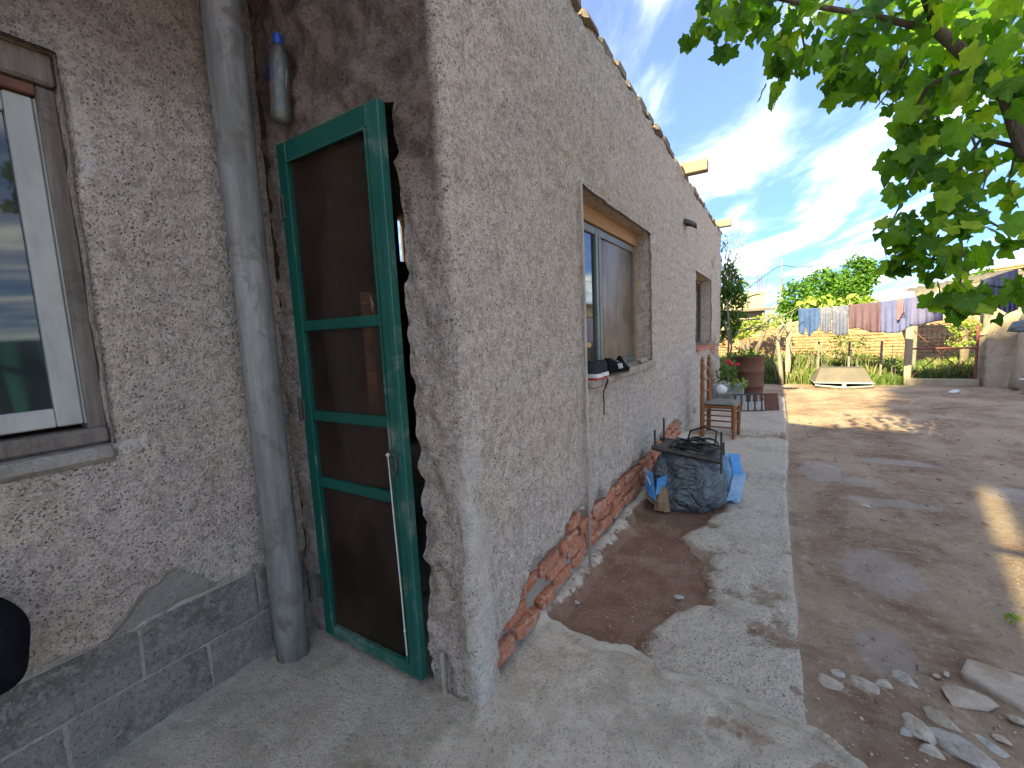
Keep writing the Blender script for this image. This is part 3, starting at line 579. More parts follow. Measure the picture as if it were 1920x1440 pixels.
for j in range(nzz):
    for i in range(ny): a = j*(ny+1)+i; F.append((a, a+1, a+ny+2, a+ny+1))
mk('plastic_film', V, F, MAT['plastic'], e, True)
def drape(name, y0, y1, z0, z1, x, amp, fr, mat, par, axis_='y', seed=0, sag=0.):
    V = []; F = []; n, k = 44, 14
    for j in range(k+1):
        for i in range(n+1):
            t = i/n; q = j/k; off = amp*(math.sin(t*fr*2*PI+seed)+.5*math.sin(t*fr*4.7+q*1.5+seed*2))*(.25+.75*(1-q))
            V.append((x+off, y0+(y1-y0)*t, z0+(z1-z0)*q-sag*math.sin(t*PI)))
    for j in range(k):
        for i in range(n): a = j*(n+1)+i; F.append((a, a+1, a+n+2, a+n+1))
    return mk(name, V, F, mat, par, True)
MAT['curtain'] = cloth('white_curtain', (.62, .66, .70), (.5, .53, .57)); MAT['turq'] = cloth('turquoise_cloth', (.02, .12, .12), (.03, .17, .16)); MAT['yellow'] = cloth('yellow_cloth', (.28, .25, .05), (.22, .20, .04))
drape('curtain', ys[0]+.02, ys[1]+.1, z0+.28, zt, xf-.10, .02, 5, MAT['curtain'], e)
m = MB(); m.bx((XR-.20, y0+.005, z0-.045), (XR+.03, y1-.005, z0+.004), .008); m.build('sill', 'mortar', e)
# side window 2
e = bpy.data.objects.new('window', None); col.objects.link(e); e.parent = house; e['label'] = 'far side window with thin brick sill'
xf = XR-.17; y0, y1, z0, z1 = W2
m = MB()
for a, b in (((xf-.04, y0, z0), (xf, y0+.05, z1)), ((xf-.04, y1-.05, z0), (xf, y1, z1)), ((xf-.041, y0, z1-.06), (xf-.002, y1, z1)), ((xf-.041, y0, z0), (xf-.002, y1, z0+.05)), ((xf-.04, (y0+y1)/2-.025, z0), (xf+.002, (y0+y1)/2+.025, z1))): m.bx(a, b, .003)
m.build('steel_frame', 'oldwood', e)
m = MB(); m.bx((xf-.03, y0+.04, z0+.04), (xf-.025, y1-.04, z1-.05)); m.build('pane', 'glass', e)
m = MB(); m.bx((XR-.2, y0+.02, z0-.03), (XR+.04, y1-.02, z0+.006), .006); m.build('sill', 'brick', e)
# left window
e = bpy.data.objects.new('window', None); col.objects.link(e); e.parent = house; e['label'] = 'white sash window in a grey weathered wooden frame'
y0, y1, z0, z1 = WL; xf = XL-.075
m = MB(); m.bx((xf-.07, y0, z1-.09), (xf+.03, y1, z1+.002), .008); m.bx((xf-.07, y1-.045, z0+.05), (xf+.01, y1+.002, z1-.092), .006); m.bx((xf-.07, y0, z0+.0), (xf+.035, y1, z0+.055), .01); m.bx((xf-.07, y0, z0+.056), (xf+.01, y0+.045, z1-.092), .006)
m.build('outer_frame', 'oldwood', e)
m = MB(); m.bx((xf-.03, y0+.05, z1-.125), (xf+.012, y1-.046, z1-.094), .003); m.build('top_bead', 'rust', e)
m = MB(); a0, a1, b0, b1 = y0+.05, y1-.052, z0+.072, z1-.13
m.bx((xf-.04, a1-.062, b0), (xf-.002, a1, b1), .004); m.bx((xf-.04, a0, b0), (xf-.002, a0+.062, b1), .004); m.bx((xf-.039, a0+.063, b0), (xf-.003, a1-.063, b0+.06), .004); m.bx((xf-.039, a0+.063, b1-.06), (xf-.003, a1-.063, b1), .004); m.build('sash', 'white', e)
m = MB(); m.bx((xf-.024, a0+.06, b0+.055), (xf-.020, a1-.06, b1-.055)); m.build('pane', 'glass', e)
m = MB(); m.tube([(xf-.01, a1+.008, b0), (xf-.01, a1+.008, b1)], .006, 6); m.build('bead', 'white', e)
m = MB(); m.bx((XL-.15, y0+.02, z0-.055), (XL+.022, y1-.002, z0-.002), .018); m.build('sill', 'greymortar', e)
# downpipe
m = MB(); m.tube([(-1.792, 1.004, z) for z in (-.01, .3, .8, 1.3, 1.8, 2.3, 2.86)], .066, 28); dpo = m.build('downpipe', 'pipe', house, True)
for z in (.62, 1.72):
    m = MB(); m.lathe([(.0665, z-.005), (.0695, z-.003), (.0695, z+.003), (.0665, z+.005)], (-1.792, 1.004, 0), 28); m.build('seam', 'pipe', dpo)
m = MB(); m.lathe([(.09, -.01), (.085, .015), (.075, .03)], (-1.792, 1.004, 0), 20); m.build('mortar_collar', 'mortar', dpo)
# conduit
pts = [ax(1107, 1078, XR+.018), ax(1101, 800, XR+.022), ax(1097, 600, XR+.018), ax(1092, 430, XR+.02), ax(1089, 345, XR+.02), ax(1092, 338, XR+.0), ax(1098, 345, XR-.02)]
m = MB(); m.tube(pts, .0085, 8); cdt = m.build('conduit', 'conduit', house, True)
for z in (.75, 1.6):
    m = MB(); m.box((XR+.012, pts[0].y, z), (.03, .04, .012), None, .002); m.build('clip', 'rust', cdt)
# wall lamp: half-round tile hood over a pale bulb
p = Vector((XR, 5.41, 2.47)); V = []; F = []
for j in range(7):
    t = j/6
    for k in range(13):
        a = PI*k/12; r_ = .085-.02*t; V.append((p.x+.005+.12*t, p.y+math.cos(a)*r_, p.z+math.sin(a)*r_*.8-.05*t*t))
for j in range(6):
    for k in range(12): q = j*13+k; F.append((q, q+1, q+14, q+13))
lamp = mk('wall_lamp', V, F, MAT['darksteel'], house, True); so = lamp.modifiers.new('s', 'SOLIDIFY'); so.thickness = .012
m = MB(); m.lathe([(.02, 0), (.028, .02), (.028, .05), (.012, .055)], (p.x+.09, p.y, p.z-.01), 12); m.build('socket', 'darksteel', lamp)
m = MB(); m.lathe([(.004, -.115), (.032, -.10), (.045, -.07), (.040, -.03), (.018, .0)], (p.x+.09, p.y, p.z-.01), 14); m.build('bulb', 'whiteplastic', lamp, True)
# screen door ---------------------------------------------------------
dr = bpy.data.objects.new('screen_door', None); col.objects.link(dr); dr.parent = house; dr['label'] = 'narrow green wooden screen door standing slightly ajar'
dx0, dx1, dz0, dz1 = -1.735, -1.142, .035, 2.145; dy = YF-.014
def dbx(m_, a, b, bv=.003):
    m_.bx(a, b, bv)
hm = Matrix.Translation((dx0, dy, 0)) @ Matrix.Rotation(R(-1.2), 4, 'Z') @ Matrix.Translation((-dx0, -dy, 0))
def dbuild(m_, name, mat, smooth=False):
    m_.V = [hm @ v for v in m_.V]; return m_.build(name, mat, dr, smooth)
m = MB(); dbx(m, (dx0, dy-.018, dz0), (dx0+.058, dy+.018, dz1)); dbuild(m, 'stile', 'green')
m = MB(); dbx(m, (dx1-.062, dy-.018, dz0), (dx1, dy+.018, dz1)); dbuild(m, 'stile', 'greenworn')
m = MB(); dbx(m, (dx0+.059, dy-.017, dz1-.075), (dx1-.063, dy+.017, dz1)); dbuild(m, 'rail', 'green')
m = MB(); dbx(m, (dx0+.059, dy-.017, dz0), (dx1-.063, dy+.017, dz0+.05)); dbuild(m, 'rail', 'greenworn')
for zc in (1.42, 1.045, .755):
    m = MB(); dbx(m, (dx0+.059, dy-.015, zc-.021), (dx1-.063, dy+.015, zc+.021)); dbuild(m, 'rail', 'green')
for zc in (1.42, 1.045, .755):
    pass
m = MB()
for x in (dx0+.062, dx1-.066): m.bx((x-.004, dy-.024, dz0+.055), (x+.004, dy-.0175, dz1-.08))
m.bx((dx0+.062, dy-.0235, dz1-.083), (dx1-.066, dy-.0175, dz1-.076)); dbuild(m, 'bead', 'greenworn')
m = MB(); m.bx((dx1-.030, dy-.0215, dz0+.02), (dx1-.026, dy-.0175, dz1-.03)); dbuild(m, 'groove_bead', 'greenworn')
m = MB(); m.bx((dx0+.03, dy+.002, dz0+.03), (dx1-.03, dy+.004, dz1-.03)); dbuild(m, 'mesh_screen', 'screen')
m = MB(); m.bx((-1.757, YF+.0, .0), (-1.738, YF+.06, 2.145), .002); m.bx((-1.757, YF+.02, 2.149), (-1.125, YF+.07, 2.165), .002); m.build('door_jamb', 'green', house)
for zc in (1.90, 1.07, .26):
    m = MB(); m.bx((dx0-.022, dy-.026, zc-.045), (dx0+.022, dy-.019, zc+.045), .002); m.tube([(dx0-.002, dy-.028, zc-.05), (dx0-.002, dy-.028, zc+.05)], .008, 8); m.build('hinge', 'darksteel', dr)
m = MB(); hc = Vector((dx1-.045, dy-.03, .90)); m.tube([hc+Vector((.018*math.cos(a), -.012*abs(math.sin(a)), .05*math.sin(a))) for a in np.linspace(-PI/2, PI*.6, 9)], .006, 6); dbuild(m, 'handle', 'darksteel', True)
m = MB(); m.tube([hc+Vector((-.02, -.006, .03)), hc+Vector((-.018, -.004, -.2)), hc+Vector((-.010, -.004, -.5)), hc+Vector((-.008, -.004, -.68)), hc+Vector((-.006, -.004, -.76))], .0028, 5); m.lathe([(.002, -.006), (.006, 0), (.002, .006)], hc+Vector((-.008, -.004, -.66)), 6); m.lathe([(.003, -.008), (.009, 0), (.003, .008)], hc+Vector((-.02, -.006, .03)), 8); dbuild(m, 'pull_string', 'string')
m = MB(); m.bx((-1.060, YF-.022, -.02), (-1.048, YF-.008, .17)); m.build('door_stop', 'conduit', house)

# ------------------------------------------------------------------ small things by the house
def lumpy(V, amp, sc, seed=0):
    a = np.array([tuple(v) for v in V]); d = fbm(a[:, 0], a[:, 1], a[:, 2]+seed, sc, 4, .55); c = a.mean(0); n = a-c; n /= (np.linalg.norm(n, axis=1)[:, None]+1e-6)
    return [Vector(v) for v in a+n*(amp*d)[:, None]]
# bottle
bt = thing('water_bottle', 'clear plastic bottle with blue cap and navy oval label hanging above the screen door', 'bottle', (-1.70, YF-.05, 2.20))
B0 = Vector((-1.655, YF-.05, 2.20)); rt_ = Euler((0, R(5), 0))
m = MB(); m.lathe([(.028, 0), (.036, .01), (.037, .06), (.033, .075), (.037, .09), (.037, .20), (.034, .23), (.018, .265), (.013, .28)], B0, 18, rt_); m.build('bottle_body', 'bottle', bt, True)
m = MB(); m.lathe([(.016, .275), (.017, .28), (.017, .305), (.013, .31)], B0, 14, rt_); m.build('cap', 'bottleblue', bt)
V = []; F = []
for j in range(7):
    for i in range(9):
        a = -PI/2+.55+(i/8-.5)*1.3; q = (j/6-.5)*2; V.append(B0+Vector((.0385*math.cos(a), .0385*math.sin(a), .165+.032*q)))
F = [(j*9+i, j*9+i+1, j*9+i+10, j*9+i+9) for j in range(6) for i in range(8) if (i-3.5)**2/16+(j-2.5)**2/9 < 1.05]
lb = mk('label', V, F, MAT['label'], bt, True)
m = MB(); m.tube([B0+Vector((.0395*math.cos(a), .0395*math.sin(a), .165+.008*math.sin(i*2.3))) for i, a in enumerate(np.linspace(-PI/2+.1, -PI/2+1.0, 14))], .0022, 4); m.build('script_mark', 'print', lb)
m = MB(); m.tube([B0+Vector((0, .0, .27)), B0+Vector((.0, .03, .32)), B0+Vector((0, .06, .33))], .0015, 5); m.build('wire_loop', 'darksteel', bt)
# brick offcut on sill
bo = inst('brick', bk[2], MAT['mortar'], None, TRS((XR-.03, 3.60, 1.085), (0, 0, .08), (.07, .34, .035))); tag(bo, 'thin broken brick lying on the sill at the far end of the wide side window', 'brick')
# shoes on the sill
MAT['shoegrey'] = cloth('charcoal_canvas', (.045, .05, .06)); MAT['shoeblack'] = cloth('black_canvas', (.012, .012, .014)); MAT['solewhite'] = simple('white_rubber', (.70, .70, .74), None, 10, .6, .3); MAT['solered'] = simple('red_rubber', (.55, .05, .04), None, 10, .6, .3)
def shoe(name, label, group, loc, rz, upper, sole1, sole2, stripes=False):
    t = thing(name, label, 'shoe', loc, group, rz)
    st = [(0, .030, .078, .0), (.02, .034, .085, .0), (.06, .036, .082, .0), (.10, .036, .066, .003), (.15, .041, .052, .005), (.20, .043, .042, .004), (.24, .036, .034, 0), (.262, .015, .026, 0)]
    V = []; F = []; n = 14
    for (y, hw, h, off) in st:
        for k in range(n):
            a = 2*PI*k/n; V.append((off+hw*math.cos(a)*(1 if math.sin(a) < 0 else .85), y, .026+max(-.3*h*.3, (h*.95)*math.sin(a) if math.sin(a) > 0 else .006*math.sin(a))))
    for j in range(len(st)-1):
        for k in range(n): F.append((j*n+k, j*n+(k+1) % n, (j+1)*n+(k+1) % n, (j+1)*n+k))
    F.append(tuple(range(n))[::-1]); F.append(tuple((len(st)-1)*n+k for k in range(n)))
    mk('upper', V, F, MAT[upper], t, True, world=False)
    def slab_(z0, z1, g, mat, nm):
        V = []; F = []
        for z in (z0, z1):
            for sgn in (1, -1):
                for (y, hw, h, off) in (st if sgn == 1 else st[::-1]): V.append((off+sgn*(hw+g), y-(g if y < .01 else 0)+(g if y > .26 else 0), z))
        n2 = len(V)//2; F = [(k, (k+1) % n2, n2+(k+1) % n2, n2+k) for k in range(n2)]+[tuple(range(n2))[::-1], tuple(range(n2, 2*n2))]; mk(nm, V, F, MAT[mat], t, False, world=False)
    slab_(.010, .032, .004, sole1, 'midsole'); slab_(0, .0098, .003, sole2, 'outsole')
    mm = MB(); mm.bx((-.014, -.004, .05), (.014, .002, .088), .002); mm.build('heel_tab', upper, t, world=False)
    mm = MB()
    for k in range(4): mm.tube([(-.022, .115+k*.022, .078-k*.009), (0, .118+k*.022, .083-k*.009), (.024, .121+k*.022, .078-k*.009)], .003, 5)
    mm.build('laces', 'string' if stripes else 'cord', t, world=False)
    if stripes:
        for s_ in (-1, 1):
            for k in range(3): mm = MB(); mm.box((s_*.040, .10+k*.02, .048), (.004, .007, .036), Euler((R(25), 0, 0))); mm.build('stripe', 'print', t, world=False)
    return t
sz = W1[2]+.006
sh1 = shoe('sneaker', 'charcoal sneaker with white and red heel, nearer of its pair by the conduit', 'white and red heeled sneakers', (XR+.045, 2.395, sz), R(78), 'shoegrey', 'solewhite', 'solered')
sh2 = shoe('sneaker', 'charcoal sneaker with white and red heel and lace hanging down, beside the black pair', 'white and red heeled sneakers', (XR+.045, 2.50, sz), R(82), 'shoegrey', 'solewhite', 'solered')
shoe('sneaker', 'all black sneaker with pale stripes, resting in the middle of the four shoes', 'black striped sneakers', (XR+.0, 2.62, sz), R(-12), 'shoeblack', 'shoeblack', 'cord', True)
shoe('sneaker', 'black striped sneaker farthest along the sill', 'black striped sneakers', (XR+.03, 2.83, sz), R(18), 'shoeblack', 'shoeblack', 'cord', True)
m = MB(); m.tube([(XR+.035, 2.50, sz+.02), (XR+.06, 2.49, sz-.01), (XR+.03, 2.50, sz-.09), (XR+.028, 2.505, sz-.23)], .0045, 5); m.tube([(XR+.035, 2.51, sz+.02), (XR+.05, 2.53, sz-.02), (XR+.03, 2.54, sz-.07)], .004, 5); m.build('hanging_lace', 'cord', sh2)
# black cloth bag on a nail at the extreme left
bgp = ax(-68, 1240, XL+.14); V = []; F = []
m = MB(); prof = [(.01, -.12), (.06, -.115), (.10, -.08), (.115, -.02), (.105, .04), (.085, .10), (.05, .16), (.02, .20)]
m.lathe(prof, bgp, 24); m.V = lumpy(m.V, .03, 12, 3); cb_ = thing('cloth_bag', 'black cloth bag hanging low against the rendered wall at the far left', 'bag', bgp); bo_ = m.build('bag_body', 'black', cb_, True); bo_.modifiers.new('s', 'SUBSURF').render_levels = 2
m = MB(); m.tube([bgp+Vector((0, 0, .18)), bgp+Vector((-.05, -.01, .3)), bgp+Vector((-.11, -.02, .36))], .008, 6); m.build('strap', 'black', cb_)
# wrapped bundle, coil, frame, cartons
bc = Vector((-.555, 3.50, 0))
tb = thing('tarpaulin_bundle', 'grey tarpaulin sack bulging on the path with a square outline on its front', 'sack', bc)
V = []; F = []; nu, nv = 80, 46; ctr = (bc.x, bc.y, .17)
for j in range(nv+1):
    ph = -PI/2+PI*j/nv
    for i in range(nu):
        th = 2*PI*i/nu; ce = lambda v, e_: math.copysign(abs(v)**e_, v)
        x = .265*ce(math.cos(ph), .7)*ce(math.cos(th), .75); y = .20*ce(math.cos(ph), .7)*ce(math.sin(th), .75); z = .235*ce(math.sin(ph), .72)
        k = (z+.225)/.45; x *= 1.05-.14*k; V.append(Vector((ctr[0]+x, ctr[1]+y, ctr[2]+z-.0)))
a = np.array([tuple(v) for v in V]); rid = 1-abs(fbm(a[:, 0]*1.2+3.7, a[:, 1], a[:, 2]*.9+1.9, 4.2, 3, .5)); nrm = a-np.array(ctr); nrm /= np.linalg.norm(nrm, axis=1)[:, None]+1e-6
a += nrm*((rid-.6)*.045+.012*fbm(a[:, 0], a[:, 1], a[:, 2], 14, 3))[:, None]; a[:, 2] = np.maximum(a[:, 2], -.045)
F = [(j*nu+i, j*nu+(i+1) % nu, (j+1)*nu+(i+1) % nu, (j+1)*nu+i) for j in range(nv) for i in range(nu)]
mk('sack', a, F, MAT['tarp'], tb, False)
fy = bc.y-.235
q = [(-.10, .345), (.08, .325), (.095, .235), (-.085, .255)]
m = MB(); m.tube([Vector((bc.x+x, fy-.012, z)) for x, z in q+q[:1]], .0045, 5); m.build('pocket_outline', 'cord', tb)
fr = thing('metal_stand', 'dark metal stand with upright posts lying across the top of the tarpaulin sack', 'stand', (bc.x, bc.y, .40))
m = MB(); zt = .405
for a_, b_ in (((-.24, -.16), (.25, -.20)), ((-.24, .14), (.24, .10))): m.tube([(bc.x+a_[0], bc.y+a_[1], zt+.03), (bc.x+b_[0], bc.y+b_[1], zt-.02)], .018, 4)
m.build('rail', 'darksteel', fr)
m = MB(); m.box((bc.x+.0, bc.y-.02, zt+.0), (.44, .30, .02), Euler((0, R(5), R(-4))), .003); m.build('tray', 'darksteel', fr)
for (x, y, z0_, z1_) in ((.245, -.195, .30, .60), (.235, .08, .36, .46), (-.23, -.10, .40, .56), (-.20, .08, .40, .62)):
    m = MB(); m.bx((bc.x+x-.007, bc.y+y-.007, z0_), (bc.x+x+.007, bc.y+y+.007, z1_), .002); m.build('post', 'darksteel', fr)
co = thing('cable_coil', 'loosely coiled black cable on top of the metal stand', 'cable', (bc.x, bc.y, .44))
rr = random.Random(5)
for k in range(6):
    r1, r2 = .13+rr.uniform(-.03, .03), .10+rr.uniform(-.02, .02); ox, oy = rr.uniform(-.02, .05), rr.uniform(-.03, .03); m = MB()
    m.tube([(bc.x+.03+ox+r1*math.cos(t), bc.y-.03+oy+r2*math.sin(t), .432+.010*k+.012*math.sin(3*t+k)) for t in np.linspace(0, 2*PI, 30)], .0075, 6, False); m.build('loop', 'cord', co, True)
m = MB(); m.tube([(bc.x+.0, bc.y-.1, .46), (bc.x+.02, bc.y-.05, .56), (bc.x+.12, bc.y-.08, .605), (bc.x+.21, bc.y-.14, .59), (bc.x+.20, bc.y-.15, .50), (bc.x+.10, bc.y-.13, .46), (bc.x+.0, bc.y-.15, .49), (bc.x-.05, bc.y-.08, .45)], .0075, 6); m.build('loop', 'cord', co, True)
def sheet(name, pts, mat, par, th=.006, amp=.01, seed=0):
    """a creased quad sheet between four corners"""
    p = [Vector(x) for x in pts]; V = []; F = []; n = 8; nn = (p[1]-p[0]).cross(p[3]-p[0]).normalized()
    for j in range(n+1):
        for i in range(n+1):
            s_, t_ = i/n, j/n; v = (p[0]*(1-s_)+p[1]*s_)*(1-t_)+(p[3]*(1-s_)+p[2]*s_)*t_; V.append(v+nn*amp*float(fbm(v.x, v.y, v.z+seed, 9, 3)))
    F = [(j*(n+1)+i, j*(n+1)+i+1, (j+1)*(n+1)+i+1, (j+1)*(n+1)+i) for j in range(n) for i in range(n)]
    o = mk(name, V, F, MAT[mat], par); so = o.modifiers.new('s', 'SOLIDIFY'); so.thickness = th; return o
t = thing('carton', 'torn blue printed carton between the sack and the wall', 'carton', (-.76, 3.35, 0))
sheet('front_flap', [(-.82, 3.27, .10), (-.74, 3.22, .06), (-.77, 3.26, .26), (-.84, 3.30, .28)], 'carton', t, seed=1)
sheet('side_flap', [(-.74, 3.24, .10), (-.66, 3.34, .12), (-.67, 3.36, .24), (-.74, 3.26, .22)], 'carton', t, seed=4)
sheet('side_flap', [(-.84, 3.30, .05), (-.74, 3.26, .0), (-.72, 3.45, .0), (-.84, 3.48, .22)], 'kraft', t, seed=2)
m = MB()
for k in range(3): m.box((-.788-.012*k, 3.233+.006*k, .19+.02*k), (.03, .004, .012), Euler((0, R(70), R(-32)))); 
m.build('print_mark', 'print', t)
t = thing('paper_sack', 'crumpled brown paper sack at the wall side of the tarpaulin sack', 'sack', (-.72, 3.3, 0)); m = MB(); m.lathe([(.02, -.03), (.055, -.02), (.06, .05), (.045, .12), (.03, .17)], (-.715, 3.30, 0), 18); m.V = lumpy(m.V, .03, 14, 8); m.build('sack', 'kraft', t)
t = thing('blue_sack', 'pale blue plastic sack slumped on the yard side of the tarpaulin sack', 'sack', (-.2, 3.65, 0))
m = MB(); m.lathe([(.02, -.03), (.12, -.02), (.135, .10), (.11, .24), (.06, .33), (.02, .37)], (-.325, 3.68, 0), 30); m.V = lumpy(m.V, .035, 8, 11); m.build('sack', 'cartonpale', t)
sheet('torn_flap', [(-.25, 3.56, .22), (-.19, 3.62, .22), (-.22, 3.66, .36), (-.28, 3.60, .37)], 'carton', t, seed=9)
sheet('torn_flap', [(-.29, 3.50, .03), (-.19, 3.56, .05), (-.17, 3.66, .22), (-.25, 3.56, .22)], 'cartonpale', t, seed=5)

# chair --------------------------------------------------------------
ch = thing('wooden_chair', 'varnished turned-wood chair with grey rush seat standing against the side wall', 'chair', (-.535, 5.60, .035), None, R(-5))
def turned(x, y, z0_, z1_, r_, name, knob=False, par=ch):
    prof = []; n = 40; L_ = z1_-z0_
    for i in range(n+1):
        t_ = i/n; q = r_
        for c_ in ((.12, .2, .28, .34) if not knob else (.60, .64, .74, .78, .88, .92)): q -= r_*.33*math.exp(-((t_-c_)/.010)**2)
        if not knob: q *= .72+.28*min(1, t_*2.2)
        prof.append((q, z0_+L_*t_))
    if knob: prof += [(r_*.5, z1_+.005), (r_*.95, z1_+.02), (r_*1.0, z1_+.032), (r_*.6, z1_+.045), (r_*.35, z1_+.055), (r_*.5, z1_+.063), (r_*.15, z1_+.075)]
    m = MB(); m.lathe(prof, (x, y, 0), 12); return m.build(name, 'chair', par, True, world=False)
for y in (-.17, .17):
    turned(-.165, y, -.005, .88, .025, 'back_post', True); turned(.165, y, -.005, .40, .024, 'leg')
for z in (.52, .66, .79):
    m = MB(); m.tube([(-.165, -.165, z), (-.172, 0, z+.012), (-.165, .165, z)], [.012, .016, .012], 8); m.build('back_slat', 'chair', ch, True, world=False)
for z in (.12, .25):
    m = MB(); m.tube([(-.165, -.17, z+.02), (.165, -.17, z+.02)], .009, 8); m.tube([(-.165, .17, z+.02), (.165, .17, z+.02)], .009, 8); m.build('stretcher', 'chair', ch, True, world=False)
    m = MB(); m.tube([(.165, -.17, z+.05), (.165, .17, z+.05)], .009, 8); m.tube([(-.165, -.17, z+.05), (-.165, .17, z+.05)], .009, 8); m.build('stretcher', 'chair', ch, True, world=False)
m = MB(); m.bx((-.175, -.18, .355), (.18, .18, .385), .008); m.build('seat_frame', 'chair', ch, world=False)
V = []; F = []; n = 14
for sgn, zb in ((1, .425), (-1, .378)):
    for j in range(n+1):
        for i in range(n+1):
            x = -.155+.345*i/n; y = -.175+.35*j/n; e_ = max(abs(2*i/n-1), abs(2*j/n-1)); V.append((x, y, .40+(zb-.40)*(1-e_**6)+.006*float(vnoise(x*20, y*20, zb*9))))
h_ = (n+1)**2
for b in (0, h_): F += [tuple(reversed(q)) if b else q for q in ((b+j*(n+1)+i, b+j*(n+1)+i+1, b+(j+1)*(n+1)+i+1, b+(j+1)*(n+1)+i) for j in range(n) for i in range(n))]
mk('seat', V, F, MAT['cushion'], ch, True, world=False)

# slatted crate, planters, drum ---------------------------------------
sc_ = thing('slatted_crate', 'low slatted rusty crate lying behind the chair at the path edge', 'crate', (-.42, 7.35, .05))
for k in range(9): m = MB(); m.box((-.30-.0+(-.22+.048*k)*.9, 7.18+.02*k, .175), (.022, .012, .24), Euler((R(-14), 0, 0)), .002); m.build('slat', 'galv' if k % 2 else 'darksteel', sc_)
m = MB(); m.box((-.33, 7.24, .05), (.45, .03, .02), Euler((0, 0, R(20)))); m.box((-.33, 7.22, .30), (.45, .02, .02), Euler((0, 0, R(20)))); m.build('rail', 'darksteel', sc_)
m = MB(); m.box((-.03, 7.42, .17), (.20, .015, .26), Euler((R(-12), 0, R(25))), .002); m.build('end_panel', 'rust', sc_)
t = thing('oil_drum', 'rusty red steel drum used as a planter by the end of the house', 'drum', (-.36, 8.3, .05))
m = MB(); dp_ = [(.20, 0), (.215, .0), (.215, .02), (.205, .03), (.205, .22), (.217, .23), (.217, .25), (.205, .26), (.205, .47), (.217, .48), (.217, .50), (.205, .51), (.205, .70), (.215, .71), (.215, .735), (.195, .735), (.19, .70)]
m.lathe(dp_, (-.36, 8.35, .05), 28); m.build('drum_body', 'rust', t, True)
m = MB(); m.lathe([(.0, .745), (.19, .745)], (-.36, 8.35, 0), 20); m.build('soil', 'bark', t)
t = thing('metal_planter', 'square galvanised tub with leafy plants in front of the red drum', 'planter', (-.62, 7.9, .05))
m = MB(); m.bx((-.86, 7.72, .05), (-.42, 8.05, .38), .006); m.build('tub', 'galv', t)
t2 = thing('white_container', 'small white plastic container tipped beside the galvanised tub', 'container', (-.66, 7.5, .1)); m = MB(); m.lathe([(.05, 0), (.075, .01), (.08, .10), (.05, .13), (.03, .15)], (-.66, 7.50, .30), 14, Euler((R(30), R(-60), 0))); m.build('tub', 'whiteplastic', t2, True)
m = MB(); m.box((-.66, 7.52, .17), (.20, .18, .24), None, .01); o = m.build('concrete_block', 'block', None); tag(o, 'grey block the white container sits on behind the slatted crate', 'block')

# ------------------------------------------------------------------ leaves
def leaf_shape(kind='vine'):
    if kind == 'vine':
        ang = np.linspace(-PI, PI, 33)[:-1]; P = []
        for i, a in enumerate(ang):     # a = 0 is the tip
            r_ = .74+.13*math.cos(5*a)*(1 if abs(a) < 2.4 else .2)+.07*math.cos(a); r_ *= (1+.05*(-1)**i); r_ *= 1-.62*math.exp(-((abs(a)-PI)/.33)**2); P.append((r_*math.sin(a)*.62, -.28-r_*math.cos(a)*.62, 0))
        P.append((0, -.25, 0)); V = np.array(P); n = 32; V[:, 2] = -.45*(V[:, 0]**2)-.35*(V[:, 1]+.3)**2+.25*abs(V[:, 0])
        F = [(n, i, (i+1) % n) for i in range(n)]; return V, F
    if kind == 'oval':
        V = np.array([(0, 0, 0), (.2, -.25, .05), (.24, -.55, .05), (0, -1, -.1), (-.24, -.55, .05), (-.2, -.25, .05), (0, -.5, -.04)]); F = [(6, 0, 1), (6, 1, 2), (6, 2, 3), (6, 3, 4), (6, 4, 5), (6, 5, 0)]; return V, F
    if kind == 'quad':
        V = np.array([(0, 0, 0), (.32, -.45, .06), (0, -1, -.06), (-.32, -.45, .06)]); return V, [(0, 1, 2), (0, 2, 3)]
_vo = np.linspace(-PI, PI, 33)[:-1]; VEIN = np.zeros(33); VEIN[32] = 1
for _t in (0, 2*PI/5, -2*PI/5, 4*PI/5, -4*PI/5): VEIN[int(np.argmin(abs(_vo-_t)))] = 1
def leaf_mats(pts, size, tipdown=.6, rs=None):
    rs = rs or rng; n = len(pts); Ms = np.zeros((n, 3, 3))
    ya = np.stack([rs.normal(0, 1, n)*(1-tipdown), rs.normal(0, 1, n)*(1-tipdown), rs.normal(0, .5, n)*(1-tipdown)+tipdown*1.2], 1)   # -y is the tip direction
    ya /= np.linalg.norm(ya, axis=1)[:, None]; zt_ = rs.normal(0, 1, (n, 3)); zt_[:, 2] += .6; xa = np.cross(ya, zt_); xa /= np.linalg.norm(xa, axis=1)[:, None]; za = np.cross(xa, ya)
    s = size*rs.uniform(.6, 1.2, n)
    Ms[:, :, 0] = xa*s[:, None]; Ms[:, :, 1] = ya*s[:, None]; Ms[:, :, 2] = za*s[:, None]; return Ms
